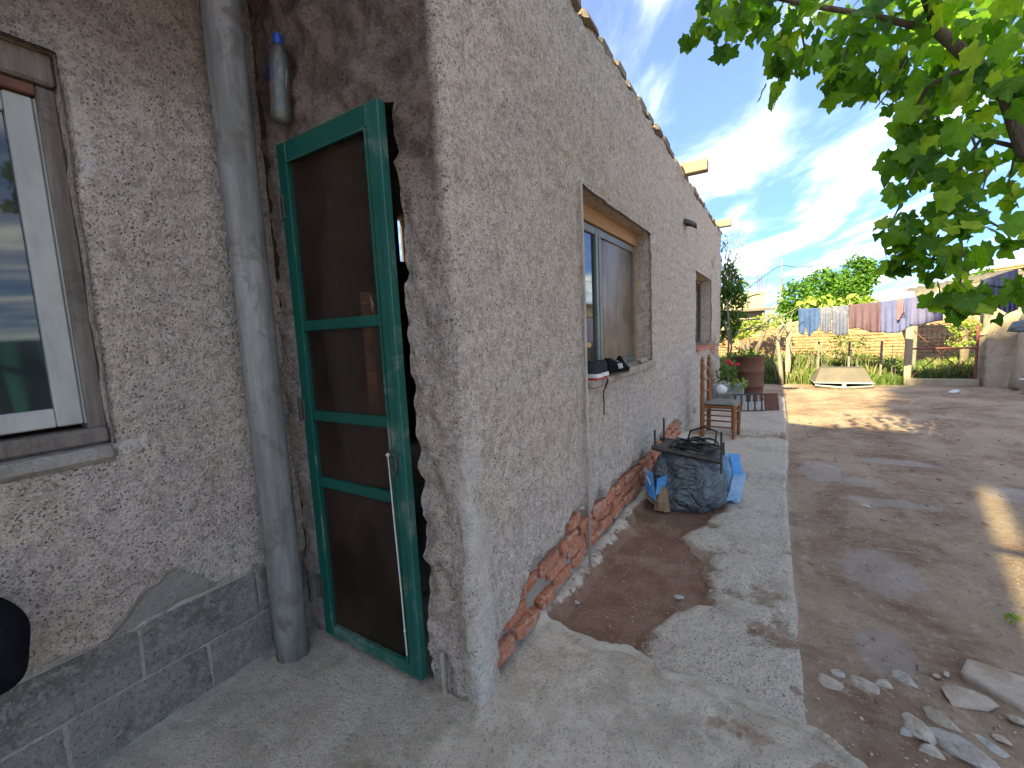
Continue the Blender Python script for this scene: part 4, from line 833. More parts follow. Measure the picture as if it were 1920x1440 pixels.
def foliage(name, pts, size, mat, parent, kind='quad', tipdown=.4, seed=1, rndf=None, kindtag=True):
    rs = np.random.RandomState(seed); pts = np.asarray(pts); V, F = leaf_shape(kind); Ms = leaf_mats(pts, size, tipdown, rs); n = len(pts)
    W = np.einsum('nij,vj->nvi', Ms, V)+pts[:, None, :]; W = W.reshape(-1, 3); F = np.array(F); nf = len(F); FF = (F[None]+(np.arange(n)*len(V))[:, None, None]).reshape(-1, 3)
    me = bpy.data.meshes.new(name); me.vertices.add(len(W)); me.vertices.foreach_set('co', W.ravel()); me.loops.add(FF.size); me.loops.foreach_set('vertex_index', FF.ravel().astype(np.int32)); me.polygons.add(len(FF)); me.polygons.foreach_set('loop_start', np.arange(0, FF.size, 3, dtype=np.int32)); me.update(calc_edges=True)
    r_ = rs.rand(n) if rndf is None else rndf(pts, rs); t = me.attributes.new('rnd', 'FLOAT', 'POINT'); t.data.foreach_set('value', np.repeat(r_, len(V)).astype(np.float32))
    if kind == 'vine': t = me.attributes.new('vein', 'FLOAT', 'POINT'); t.data.foreach_set('value', np.tile(VEIN, n).astype(np.float32))
    o = link(name, me, MAT[mat], parent, smooth=(kind == 'vine'))
    if kindtag: o['kind'] = 'stuff'
    return o
# grape vine ------------------------------------------------------------
vn = thing('grape_vine', 'grapevine with bright green lobed leaves trained overhead and hanging into the yard', 'grapevine', (2.6, 3.4, 0))
def ppoly(poly, n, d0, d1, seed):
    rs = np.random.RandomState(seed); P = np.array(poly); lo, hi = P.min(0), P.max(0); o = []
    while len(o) < n:
        c = rs.uniform(lo, hi, (n*3, 2)); k = inpoly(c[:, 0], c[:, 1], poly) > 0
        for a_ in c[k]: o.append(far(a_[0], a_[1], rs.uniform(d0, d1)))
    return [tuple(v) for v in o[:n]]
vis = []
vis += ppoly([(1310, -60), (1440, -60), (1440, 60), (1375, 70), (1320, 40)], 45, 2.3, 2.7, 1)
vis += ppoly([(1400, -80), (1960, -80), (1960, 120), (1700, 110), (1560, 90), (1430, 60)], 250, 2.2, 3.3, 2)
vis += ppoly([(1430, 60), (1560, 90), (1700, 110), (1960, 120), (1960, 210), (1820, 180), (1700, 165), (1600, 150), (1520, 110), (1450, 100)], 130, 2.1, 2.7, 3)
vis += ppoly([(1740, 120), (1960, 100), (1960, 260), (1860, 250), (1780, 230)], 110, 2.6, 3.6, 4)
vis += ppoly([(1690, -20), (1960, -20), (1960, 180), (1800, 170), (1720, 110)], 260, 3.0, 4.4, 14)
vis += ppoly([(1690, 170), (1800, 180), (1830, 300), (1850, 430), (1840, 480), (1760, 490), (1700, 470), (1680, 400), (1675, 280)], 165, 2.0, 2.6, 5)[:105]
strands = [([(1340, -30), (1330, 30), (1300, 75)], 2.35, 14), ([(1390, 0), (1370, 70), (1350, 95)], 2.3, 10), ([(1470, 40), (1455, 120), (1462, 160), (1450, 205)], 2.2, 16), ([(1500, 40), (1510, 100), (1500, 120)], 2.3, 8),
           ([(1590, 90), (1570, 150), (1545, 195)], 2.25, 11), ([(1600, 100), (1600, 160), (1605, 180)], 2.4, 8), ([(1700, 110), (1660, 180), (1640, 205)], 2.3, 9), ([(1740, 200), (1700, 260), (1675, 300), (1690, 350)], 2.25, 16),
           ([(1720, 300), (1690, 380), (1665, 430), (1690, 470), (1715, 505)], 2.2, 26), ([(1780, 350), (1800, 430), (1810, 500)], 2.2, 14), ([(1820, 250), (1850, 330), (1835, 380)], 2.2, 8), ([(1830, 400), (1880, 430), (1905, 460)], 2.3, 10),
           ([(1940, 240), (1900, 300), (1890, 350), (1910, 390)], 2.3, 14), ([(1760, 440), (1750, 480), (1745, 505)], 2.3, 9), ([(1990, 500), (1920, 545), (1850, 535), (1790, 560), (1765, 555)], 2.35, 34), ([(1960, 520), (1900, 560), (1870, 555), (1855, 575)], 2.3, 9), ([(1960, 550), (1930, 550), (1920, 580)], 2.2, 6), ([(1810, 500), (1800, 530), (1815, 545)], 2.1, 6)]
rs = np.random.RandomState(3)
for k, (pl, d, n) in enumerate(strands):
    p = [far(a_, b_, d+.03*i) for i, (a_, b_) in enumerate(pl)]; m = MB(); dense = []
    for i in range(len(p)-1):
        for s_ in range(4): dense.append(p[i].lerp(p[i+1], s_/4))
    dense.append(p[-1]); m.tube(dense, [.0042-.0028*i/len(dense) for i in range(len(dense))], 6); m.build('shoot', 'paleleaf' if False else 'greybark', vn, True)
    for i in range(n):
        t_ = rs.uniform(0, 1)**.85*(len(dense)-1); a_ = dense[int(t_)]; vis.append(tuple(a_+Vector(rs.normal(0, .028, 3))))
# overhead mass, partly out of the picture
ov = []
while len(ov) < 160: ov.append((rs.uniform(.5, 1.7), rs.uniform(1.1, 1.8), rs.uniform(2.5, 2.9)))
for i in range(200): ov.append((rs.uniform(1.2, 2.2), rs.uniform(1.7, 3.6), rs.uniform(2.6, 3.2)))
vis = np.array(vis); nvis = len(vis); order = np.argsort(np.linalg.norm(vis-CAM, axis=1)); first = vis[order[:300]]; rest = vis[order[300:]]
Ms = leaf_mats(first, .082, .5, np.random.RandomState(8)); LV, LF_ = leaf_shape('vine'); lms = []
for k in range(8):
    me = bpy.data.meshes.new('leaf'); rr = random.Random(k); V = LV.copy(); V[:, 2] += .05*np.sin(V[:, 0]*9+k)+.04*np.sin(V[:, 1]*8+2*k); V[:, 2] *= rr.uniform(.5, 2.4)
    me.from_pydata([tuple(v) for v in V], [], LF_); me.update(); t = me.attributes.new('rnd', 'FLOAT', 'POINT'); me.polygons.foreach_set('use_smooth', [True]*len(me.polygons)); t.data.foreach_set('value', [[.05, .2, .35, .45, .55, .65, .8, 1.][k]]*len(V)); t = me.attributes.new('vein', 'FLOAT', 'POINT'); t.data.foreach_set('value', VEIN.astype(np.float32)); lms.append(me)
for i in range(300):
    Mx = Matrix([[*Ms[i][r_], first[i][r_]] for r_ in range(3)]+[[0, 0, 0, 1]]); inst('leaf', lms[int(rs.randint(8))], MAT['vine'], vn, Mx)
foliage('foliage', rest, .080, 'vine', vn, 'vine', .5, 21); foliage('foliage', np.array(ov), .13, 'vine', vn, 'vine', .2, 22)
m = MB(); p = [Vector((2.6, 3.4, -.05)), Vector((2.5, 3.3, .8)), Vector((2.0, 2.9, 1.5)), far(2010, 330, 2.3), far(1925, 280, 2.25), far(1890, 180, 2.3), far(1830, 120, 2.35), far(1760, 60, 2.4), far(1730, -30, 2.4), far(1700, -200, 2.3)]
m.tube(p, [.05, .045, .04, .034, .028, .024, .02, .018, .016, .014], 9); m.build('trunk', 'bark', vn, True)
for pl, d, r_ in (([(1890, 180), (1960, 130), (2050, 60)], 2.35, .022), ([(1760, 60), (1640, 30), (1520, 10), (1380, -20)], 2.4, .012), ([(1925, 280), (1840, 260), (1790, 330), (1770, 430)], 2.3, .009), ([(1830, 120), (1740, 160), (1700, 240)], 2.35, .010)):
    m = MB(); m.tube([far(a_, b_, d) for a_, b_ in pl], [r_*(1-.6*i/len(pl)) for i in range(len(pl))], 7); m.build('cane', 'bark', vn, True)
# pergola wires and poles carrying the vine, above the picture
pg = thing('pergola', 'wooden pergola poles holding the grapevine above the yard', 'pergola', (1.9, 0, 0))
for (x, y) in ((1.75, -2.6), (1.95, 3.9)): pass
for (x, y) in ((1.8, -2.6), (2.5, 3.8)): m = MB(); m.tube([(x, y, -.05), (x, y, 2.45)], .05, 9); m.build('pole', 'greybark', pg, True)
for y in (-2.6, -1.1, .4, 1.6): m = MB(); m.tube([(-1.6 if y < 1 else -.98, y, 2.84 if y < 1 else 3.07), (2.3, y, 2.50)], .03, 8); m.build('rafter', 'greybark', pg, True)
# unseen two-storey house and tree added behind the viewpoint to shade the yard
nh = thing('shade_building', 'unseen two-storey rendered house added behind the viewpoint to shade the yard', 'house', (0, -9.5, 0))
m = MB(); m.bx((-8, -9.6, 0), (-1.49, -9, 9.28)); m.bx((-1.30, -9.6, 0), (-.35, -9, 9.28)); m.bx((-1.488, -9.59, 8.38), (-1.302, -9.01, 9.27)); m.build('wall', 'adobe', nh)  # slot between the two halves shapes the sun strip on the yard
for x in (-6, -3.6):
    for z in (2.0, 5.4): m = MB(); m.bx((x-.5, -8.995, z), (x+.5, -8.95, z+1.2), .01); m.build('window', 'steel', nh)
tt = thing('shade_tree', 'unseen tall broadleaf tree added behind the viewpoint for its shade', 'tree', (.4, -10.4, 0))
m = MB(); m.tube([(.4, -10.4, -.1), (.4, -10.4, 4.5), (.2, -10.4, 8.8), (0, -10.3, 12)], [.3, .25, .18, .07], 10); m.build('trunk', 'bark', tt, True)
P = []
while len(P) < 11000:
    c = rs.uniform(-1, 1, 3)
    if (c**2).sum() < 1 and float(fbm(c[0], c[1], c[2], 2.6, 2)) > -.55: P.append((.0+2.5*c[0], -10.3+1.3*c[1], 11.75+2.05*c[2]))
foliage('crown', P, .32, 'farleaf', tt, 'oval', .3, 31)
# ------------------------------------------------------------------ creeper at the end of the house
cr = thing('climbing_shrub', 'dark leafy creeper with bare grey twigs climbing the far end of the house', 'shrub', (-.75, 9.5, 0)); P = []
def blob(c, r, n, seed, hole=-.4, sc=3.):
    rs_ = np.random.RandomState(seed); o = []; c = np.array(c); r = np.array(r)
    while len(o) < n:
        v = rs_.normal(0, 1, 3); v /= np.linalg.norm(v); v *= rs_.uniform(.25, 1)**.5; p = c+v*r
        if float(fbm(p[0], p[1], p[2], sc/ r.mean()*.5, 2)) > hole: o.append(p)
    return o
for px, py, rx, rz, n in ((1368, 530, 16, 28, 330), (1372, 575, 20, 32, 420), (1364, 612, 14, 26, 260), (1385, 548, 12, 22, 160), (1360, 480, 9, 30, 40)):
    c = at(px, py, 9.75); k = 9.75/FPX*1.3; P += blob(c, (rx*k, .3, rz*k), n, px)
foliage('foliage', P, .105, 'darkleaf', cr, 'oval', .5, 41)
P = []
rs = np.random.RandomState(12)
for k in range(26):
    b0 = at(rs.uniform(1352, 1372), rs.uniform(500, 560), 9.7); tipx, tipy = (rs.uniform(1350, 1412), rs.uniform(412, 540)); b1 = at(tipx, tipy, 9.7+rs.uniform(-.3, .3)); mid = b0.lerp(b1, .5)+Vector((rs.normal(0, .05), 0, .08))
    m = MB(); m.tube([b0, mid, b1], [.007, .005, .0025], 5); m.build('twig', 'greybark', cr, True)
    for q in range(9): P.append(tuple(b1.lerp(mid, rs.uniform(0, 1.1))+Vector(rs.normal(0, .05, 3))))
foliage('dry_leaves', P, .055, 'dryleaf', cr, 'oval', .4, 42)
for pl in (([(1362, 560), (1368, 620), (1364, 680), (1366, 720)]), ([(1358, 600), (1372, 650), (1362, 700)])):
    m = MB(); m.tube([at(a_, b_, 9.4) for a_, b_ in pl], [.018, .016, .02, .022][:len(pl)], 7); m.build('stem', 'greybark', cr, True)
t = thing('geranium', 'red flowering geranium in the galvanised tub', 'plant', (-.7, 7.9, .3)); P = blob((-.66, 7.9, .52), (.2, .16, .18), 150, 5)
foliage('foliage', P, .06, 'farleaf', t, 'oval', .3, 43)
for k, (px, py) in enumerate(((1371, 683), (1383, 684), (1366, 678))):
    c = at(px, py, 7.8); m = MB(); m.lathe([(.005, -.02), (.03, -.01), (.035, .01), (.01, .03)], c, 9); m.V = lumpy(m.V, .012, 30, k); m.build('bloom', 'redflower', t)
t = thing('potted_plant', 'bushy green plant growing out of the red drum', 'plant', (-.36, 8.35, .75)); foliage('foliage', blob((-.5, 8.3, .82), (.25, .16, .12), 130, 6), .07, 'farleaf', t, 'oval', .3, 44)
t = thing('trailing_plant', 'pale green plant spilling over the galvanised tub rim', 'plant', (-.5, 7.7, .4)); foliage('foliage', blob((-.48, 7.68, .42), (.12, .1, .10), 60, 7), .07, 'paleleaf', t, 'oval', .5, 45)

# ------------------------------------------------------------------ fence, grass, gate
YFN = 11.5
fn = thing('wire_fence', 'sagging wire fence between pale timber posts at the back of the yard', 'fence', (1.2, YFN, 0))
for px, top, r_ in ((1477, 598, .05), (1700, 612, .055), (1533, 640, .02), (1590, 640, .02), (1650, 640, .02)):
    a_ = at(px, 716, YFN); b_ = at(px-1, top, YFN); a_.z = -.05; m = MB(); m.bx((a_.x-r_, YFN-r_*.7, -.05), (a_.x+r_, YFN+r_*.7, b_.z), .008); m.build('post', 'timber' if r_ > .03 else 'greybark', fn)
for z in (.25, .5, .75, 1.0, 1.2):
    m = MB(); m.tube([(-1.6+.22*i, YFN, z-.02*math.sin(i*.9)) for i in range(18)], .003, 4); m.build('wire', 'rust', fn)
m = MB(); rs = np.random.RandomState(2)
for k in range(34):
    x = rs.uniform(-1.2, 2.15); m.tube([(x, YFN+.02, -.03), (x+rs.uniform(-.04, .04), YFN+.02, rs.uniform(.45, .8))], rs.uniform(.003, .006), 4)
o = m.build('cane_pickets', 'greybark', fn); o['kind'] = 'stuff'
def grass(name, label, x0, x1, y0, y1, n, h, seed, mat='grass'):
    rs = np.random.RandomState(seed); X = rs.uniform(x0, x1, n); Y = rs.uniform(y0, y1, n); H = h*rs.uniform(.35, 1.1, n)*(.7+.5*(fbm(X, Y, 0, 1.6, 2)+.3)); A = rs.uniform(0, 2*PI, n); ln = rs.uniform(.1, .5, n)*H; wd = rs.uniform(.004, .012, n)
    dx, dy_ = np.cos(A), np.sin(A); z0_ = np.full(n, -.04); V = np.stack([np.stack([X-dy_*wd, Y+dx*wd, z0_], 1), np.stack([X+dy_*wd, Y-dx*wd, z0_], 1), np.stack([X+dx*ln*.35+dy_*wd, Y+dy_*ln*.35-dx*wd, H*.6], 1), np.stack([X+dx*ln, Y+dy_*ln, H], 1)], 1).reshape(-1, 3)
    b = np.arange(n)*4; F = np.concatenate([np.stack([b, b+1, b+2], 1), np.stack([b, b+2, b+3], 1)]); me = bpy.data.meshes.new(name); me.vertices.add(len(V)); me.vertices.foreach_set('co', V.ravel()); me.loops.add(F.size); me.loops.foreach_set('vertex_index', F.ravel().astype(np.int32)); me.polygons.add(len(F)); me.polygons.foreach_set('loop_start', np.arange(0, F.size, 3, dtype=np.int32)); me.update(calc_edges=True)
    t = me.attributes.new('rnd', 'FLOAT', 'POINT'); t.data.foreach_set('value', np.repeat(np.clip(rs.rand(n)*.8+.3*(H > h*.8), 0, 1), 4).astype(np.float32)); o = link(name, me, MAT[mat]); tag(o, label, 'grass', kind='stuff')
grass('grass', 'tall green and straw grass behind the wire fence', -2.2, 2.2, 11.6, 14.8, 24000, .42, 1)
grass('grass', 'bright weeds growing beyond the red gate', 2.3, 5.0, 11.9, 15.0, 7000, .38, 2)
grass('grass', 'ragged grass along the foot of the wire fence', -.9, 2.2, 11.35, 11.65, 2600, .30, 3)
for k, (px, py, r_, lab) in enumerate(((1650, 690, .32, 'low grey-green bush beside the overturned wheelbarrow'), (1440, 690, .30, 'round yellow-green bush by the first fence post'), (1590, 650, .34, 'feathery weed clump hanging over the fence below the trousers'), (1520, 675, .30, 'dusty herb clump between the fence posts'))):
    c = at(px, py, 12.1+.3*k); t = thing('bush', lab, 'bush', (c.x, c.y, 0)); foliage('foliage', blob(c, (r_*1.2, .3, r_), 420, 60+k), .07, ('grass', 'paleleaf', 'grass', 'grass')[k], t, 'quad', .2, 50+k)
gt = thing('metal_gate', 'rusty red gate frame with crossed braces and wire mesh at the back of the yard', 'gate', (2.75, YFN, 0))
gx0, gx1, gz1 = at(1707, 600, YFN).x, at(1836, 600, YFN).x, at(1770, 612, YFN).z
for a_, b_, r_ in (((gx0, 0), (gx0, gz1), .022), ((gx1, 0), (gx1, gz1), .022), ((gx0, .05), (gx1, .05), .018), ((gx0, .68), (gx1, .68), .018)):
    m = MB(); m.tube([(a_[0], YFN, a_[1]), (b_[0], YFN, b_[1])], r_, 4); m.build('frame_bar', 'redsteel', gt)
for a_, b_ in (((gx0, .05), (gx1, gz1)), ((gx0, gz1), (gx1, .05))):
    m = MB(); m.tube([(a_[0], YFN+.02, a_[1]), (b_[0], YFN+.02, b_[1])], .010, 5); m.build('brace', 'rust', gt)
m = MB()
for i in range(14): x = gx0+(gx1-gx0)*i/13; m.tube([(x, YFN+.03, .05), (x, YFN+.03, gz1-.05)], .0013, 3)
for i in range(14): z = .05+(gz1-.1)*i/13; m.tube([(gx0, YFN+.03, z), (gx1, YFN+.03, z)], .0013, 3)
m.build('wire_mesh', 'rust', gt)
m = MB(); m.bx((gx0-.02, YFN-.06, -.04), (gx1+.05, YFN+.05, .09), .01); o = m.build('threshold_beam', 'timber'); tag(o, 'weathered timber beam lying along the ground under the gate', 'beam')
# far brick wall: bricks as parts where they show largest
YB = 15.4
bw = thing('brick_wall', 'sunlit yellowish adobe and brick wall beyond the fence', 'wall', (1.5, YB, 0))
xs_ = np.linspace(-7, 5.2, 120); V = []; F = []; hz = 1.28+.06*fbm(xs_, 0, 0, 1.5, 3)
zs_ = np.linspace(-.05, 1, 26)
for i, x in enumerate(xs_):
    for j, q in enumerate(zs_): V.append((x, YB+.02*float(vnoise(x*5, q*9, 0)), q*hz[i]))
V += [(x, YB+.3, hz[i]+.0) for i, x in enumerate(xs_)]
n = len(zs_)
for i in range(len(xs_)-1):
    for j in range(n-1): F.append((i*n+j, (i+1)*n+j, (i+1)*n+j+1, i*n+j+1))
    F.append((i*n+n-1, (i+1)*n+n-1, len(xs_)*n+i+1, len(xs_)*n+i))
mk('mortar_bed', V, F, MAT['farmortar'], bw, True)
bk2 = [rough_box_mesh('brick', 50+s_, bev=.12, jit=.06) for s_ in range(4)]; cnt = 0; restb = MB()
cells = []
for r_ in range(15):
    for k in range(48): cells.append((-6.6+k*.25+(r_ % 2)*.12, .06+r_*.082))
cells.sort(key=lambda c: abs(c[0]-3.2))
for (x, z) in cells:
    if z > 1.28+.06*float(fbm(x, 0, 0, 1.5, 3))-.04 or x > 5 or random.random() < .06: continue
    if cnt < 299 and x > .8: inst('brick', bk2[cnt % 4], MAT['farbrick'], bw, TRS((x, YB-.005, z), (0, 0, 0), (.232, .05, random.uniform(.058, .068)))); cnt += 1
    else: restb.box((x, YB-.005, z), (.232, .05, .063))
o = restb.build('bricks', 'farbrick', bw); o['kind'] = 'stuff'
# adobe stub with log
aw = thing('adobe_pier', 'thick pale adobe wall end with rounded top beside the gate', 'wall', (3.6, YFN, 0))
V = []; F = []; x0, x1 = gx1+.08, 5.0; nx, nz_ = 40, 30
zt_ = lambda x: 1.27+.06*math.sin((x-x0)*6)-(.35*math.exp(-((x-x0)/.10)**2))
for i in range(nx+1):
    for j in range(nz_+1):
        x = x0+(x1-x0)*i/nx; q = j/nz_; V.append((x+.03*float(vnoise(q*7, x, 3)) * (i == 0), YFN-.1-.0+.045*float(fbm(x, q, 0, 4, 3)), -.05+q*(zt_(x)+.05)))
for i in range(nx+1): x = x0+(x1-x0)*i/nx; V.append((x, YFN+.28, zt_(x)-.02))
for j in range(nz_+1): V.append((x0+.02, YFN+.28, -.05+j/nz_*(zt_(x0)+.05)))
n = nz_+1
F = [(i*n+j, (i+1)*n+j, (i+1)*n+j+1, i*n+j+1) for i in range(nx) for j in range(nz_)]+[(i*n+n-1, (i+1)*n+n-1, (nx+1)*n+i+1, (nx+1)*n+i) for i in range(nx)]
b = (nx+1)*n+nx+1; F += [(j, j+1, b+j+1, b+j) for j in range(nz_)]
mk('rendered_face', V, F, MAT['adobe'], aw, True)
m = MB(); a_, b_ = at(1902, 728, 10.9), at(1925, 590, 11.3); m.tube([a_, a_.lerp(b_, .5)+Vector((.03, 0, 0)), b_], [.085, .08, .07], 12); o = m.build('log_prop', 'timber', None, True); tag(o, 'thick bare log leaning against the adobe wall end', 'log')
t = thing('bucket', 'white plastic bucket at the right edge beside the leaning log', 'bucket', gr(1925, 732)); c = gr(1930, 735); m = MB(); m.lathe([(.09, -.02), (.12, .2), (.125, .2), (.125, .215), (.11, .215)], c, 18); m.build('pail', 'whiteplastic', t, True)
c = at(1912, 612, 10.7); t = thing('hanging_cap', 'dark grey cap hanging at the adobe wall end', 'cap', c); m = MB(); m.lathe([(.02, .1), (.09, .08), (.12, .0), (.14, -.08), (.05, -.1)], c, 16); m.V = lumpy(m.V, .02, 14, 2); m.build('crown', 'black' if False else 'tarp', t, True)
# shed roof sheets and far house at right
sr = thing('shed_roof', 'grey sheet metal shed roof sloping beyond the laundry', 'roof', (3.6, 13, 1.9))
a_, b_ = at(1715, 548, 12.6), at(1930, 508, 12.0); V = []; F = []
for i in range(41):
    p = a_.lerp(b_, i/40); rp = .02*math.sin(i*1.6); V.append((p.x, p.y, p.z+rp-.10)); V.append((p.x, p.y+1.4, p.z+rp+.12)); V.append((p.x, p.y, p.z+rp+.0))
for i in range(40): F.append((i*3+2, i*3+5, i*3+4, i*3+1)); F.append((i*3, i*3+3, i*3+5, i*3+2))
mk('metal_sheet', V, F, MAT['sheet'], sr, True)
for x in (a_.x+.15, b_.x-.2): m = MB(); m.tube([(x, 13.1, 0), (x, 13.1, a_.z)], .04, 8); m.build('post', 'greybark', sr)
fh = thing('adobe_building', 'pale adobe building with crumbling thatched roof edge far right', 'building', (6, 17, 0))
c0, c1 = at(1868, 500, 17), at(1990, 470, 17); m = MB(); m.bx((c0.x+.05, 17, 0), (c1.x+2, 20, c0.z-.12), .02); m.build('wall', 'adobe', fh)
m = MB()
for k in range(4): m.box(((c0.x+c1.x+2)/2-.05*k, 17.9, c0.z-.10+k*.055), (c1.x-c0.x+2.4-.1*k, 2.3, .05), Euler((0, R(-5.), 0)), .015)
m.build('roof', 'kraft', fh)
# unfinished block house with rebar, left
uh = thing('unfinished_house', 'unfinished grey block house with bare rebar rising from its corner', 'building', (-.8, 19, 0))
c0, c1 = at(1388, 550, 18), at(1431, 547, 18); m = MB(); m.bx((c0.x-1.5, 18, 0), (c1.x, 21, c0.z), .02); m.build('block_wall', 'adobe', uh)
m = MB(); m.bx((c0.x-1.5, 17.6, c0.z-.66), (c1.x+.5, 18, c0.z-.58)); m.build('canopy_slab', 'sheet', uh)
m = MB(); m.bx((c1.x-.12, 17.97, 0), (c1.x+.06, 18.2, c0.z+.05), .01); m.build('column', 'adobe', uh)
for k in range(4): a_ = at(1420+k*4, 548, 18); b_ = at(1420+k*3.7+(8 if k == 3 else 0), 515+(k % 2)*6, 18); m = MB(); m.tube([a_, b_], .012, 5); m.build('rebar', 'rust', uh)
# trees beyond the wall ------------------------------------------------
def ftree(name, label, lobes, Y, leaf, mat, seed, n=900, trunkpx=None, kind='quad'):
    c = at(lobes[0][0], lobes[0][1], Y); t = thing(name, label, 'tree', (c.x, Y, 0)); P = []; k = Y/FPX*1.25
    for i, (px, py, rx, ry) in enumerate(lobes):
        q = at(px, py, Y); P += blob(q, (rx*k, min(rx, ry)*k*.8, ry*k), int(n*rx*ry/400), seed+i, -.55, 3); m = MB(); b_ = Vector((c.x, Y, -.05)); m.tube([b_, b_.lerp(q, .6)+Vector((.05, 0, 0)), q], [.10, .06, .03], 7); m.build('trunk' if i == 0 else 'limb', 'bark', t, True)
    foliage('crown', P, leaf, mat, t, kind, .35, seed); return t
ftree('mulberry_tree', 'leftmost round-headed green tree beyond the fence, touching the bare branches', [(1492, 560, 20, 26), (1478, 590, 14, 18), (1505, 590, 16, 18)], 17.5, .13, 'farleaf', 70, 1000)
ftree('mulberry_tree', 'pollarded green tree rising over the middle of the clothesline', [(1540, 535, 20, 24), (1568, 545, 18, 22)], 19.5, .14, 'farleaf', 80, 1000)
ftree('mulberry_tree', 'tallest twin-headed green tree right of the others over the mauve cloth', [(1607, 518, 19, 26), (1628, 512, 12, 18), (1600, 545, 18, 16)], 20.5, .14, 'farleaf', 90, 1000)
ftree('fig_tree', 'broad pale leaved plant between the trees and the clothesline', [(1530, 562, 14, 9), (1565, 568, 16, 8), (1600, 565, 20, 8), (1620, 572, 16, 8)], 16.4, .34, 'paleleaf', 100, 130, kind='oval')
ftree('mulberry_tree', 'thin green shrub tree showing over the shed roof edge', [(1850, 515, 9, 10), (1860, 522, 8, 8)], 14.8, .10, 'farleaf', 110, 500)
ftree('mulberry_tree', 'small sprawling green tree behind the bare branches at the left end of the fence', [(1400, 612, 26, 10), (1440, 600, 20, 9), (1385, 625, 16, 8)], 14.2, .09, 'paleleaf', 120, 900)
ftree('mulberry_tree', 'young leafy sapling tangled behind the gate mesh', [(1808, 615, 14, 10), (1780, 690, 10, 14), (1800, 640, 12, 8)], 13.2, .08, 'paleleaf', 130, 600)
# bare dry tree with curved pole
dt = thing('dead_tree', 'leafless grey tree with arching branches and a tall curved pole by the first fence post', 'tree', (.05, 11.3, 0))
for pl, r0, r1, Y in (([(1466, 722), (1462, 670), (1458, 640), (1470, 610), (1462, 598)], .05, .03, 11.2), ([(1466, 486), (1466, 530), (1462, 565), (1450, 590), (1430, 608), (1415, 622)], .016, .022, 11.2),
                      ([(1385, 562), (1420, 552), (1450, 548), (1480, 540)], .018, .006, 10.8), ([(1352, 642), (1375, 630), (1405, 615), (1440, 590), (1455, 570)], .012, .014, 10.4), ([(1340, 636), (1390, 620), (1440, 610), (1480, 585), (1500, 575)], .010, .006, 10.6),
                      ([(1352, 600), (1400, 600), (1445, 596), (1475, 588)], .02, .012, 11.2), ([(1462, 640), (1450, 622), (1425, 618), (1400, 606)], .018, .006, 11.1), ([(1470, 620), (1480, 602), (1488, 585)], .014, .005, 11.2), ([(1474, 720), (1482, 670), (1478, 640), (1484, 615)], .014, .006, 11.3), ([(1458, 720), (1450, 680), (1456, 650), (1447, 630)], .010, .005, 11.3), ([(1340, 645), (1370, 655), (1380, 690), (1372, 705)], .008, .006, 9.4)):
    p = [at(a_, b_, Y) for a_, b_ in pl]; D_ = []
    for i in range(len(p)-1): D_ += [p[i].lerp(p[i+1], s_) for s_ in (0, .5)]
    D_.append(p[-1]); m = MB(); m.tube(D_, [r0+(r1-r0)*i/(len(D_)-1) for i in range(len(D_))], 7); m.build('branch', 'greybark', dt, True)
ow = thing('overhead_wire', 'thin dark wire sagging across the sky from the curved pole', 'wire', (1, 11, 3))
wp = [(1395, 545), (1420, 528), (1450, 505), (1467, 497), (1490, 501), (1520, 500), (1560, 492), (1600, 486), (1640, 477), (1680, 468), (1760, 450), (1850, 425), (1930, 412)]
m = MB(); m.tube([at(a_, b_, 11.2) for a_, b_ in wp], .007, 5); m.build('wire', 'cord', ow)
# ------------------------------------------------------------------ laundry
A0 = np.array([.30, 11.25]); B0_ = np.array([3.15, 9.4])
def onl(px, py):
    d = ray(px, py); n = np.array([-(B0_-A0)[1], (B0_-A0)[0]]); s_ = n@(A0-CAM[:2])/(n@d[:2]); return Vector(CAM+d*s_)
lp = [(1478, 590), (1492, 580), (1540, 578), (1590, 573), (1645, 567), (1700, 559), (1756, 549), (1800, 538), (1860, 520), (1925, 500), (2000, 480)]
t = thing('clothesline', 'taut clothesline crossing the back of the yard', 'clothesline', onl(1478, 590)); m = MB(); m.tube([onl(*p_) for p_ in lp], .005, 5); m.build('line', 'darksteel', t)
_lx = [p_[0] for p_ in lp]; _ly = [p_[1] for p_ in lp]
def line_y(px): return float(np.interp(px, _lx, _ly))
def garment(name, label, cat, cols, mat, seed, fold=.02, extra=None, y_off=0):
    """cols: list of (px, bottom py) ; hangs from the line"""
    xs = [c_[0] for c_ in cols]; ys_ = [c_[1] for c_ in cols]; n, k = 30, 16; V = []; F = []; t_ = thing(name, label, cat, onl(xs[0], line_y(xs[0])), None)
    for i in range(n+1):
        px = xs[0]+(xs[-1]-xs[0])*i/n; a_ = onl(px, line_y(px)-1); b_ = onl(px, float(np.interp(px, xs, ys_)))
        for j in range(k+1):
            q = j/k; p = a_.lerp(b_, q); off = fold*(math.sin(i*.9+seed)+.6*math.sin(i*.37+q*3+seed))*q; V.append(p+Vector((.3*off, off, 0))+Vector((0, y_off, 0)))
    F = [(i*(k+1)+j, (i+1)*(k+1)+j, (i+1)*(k+1)+j+1, i*(k+1)+j+1) for i in range(n) for j in range(k)]
    o = mk('cloth', V, F, mat, t_, True); so = o.modifiers.new('s', 'SOLIDIFY'); so.thickness = .006; return t_
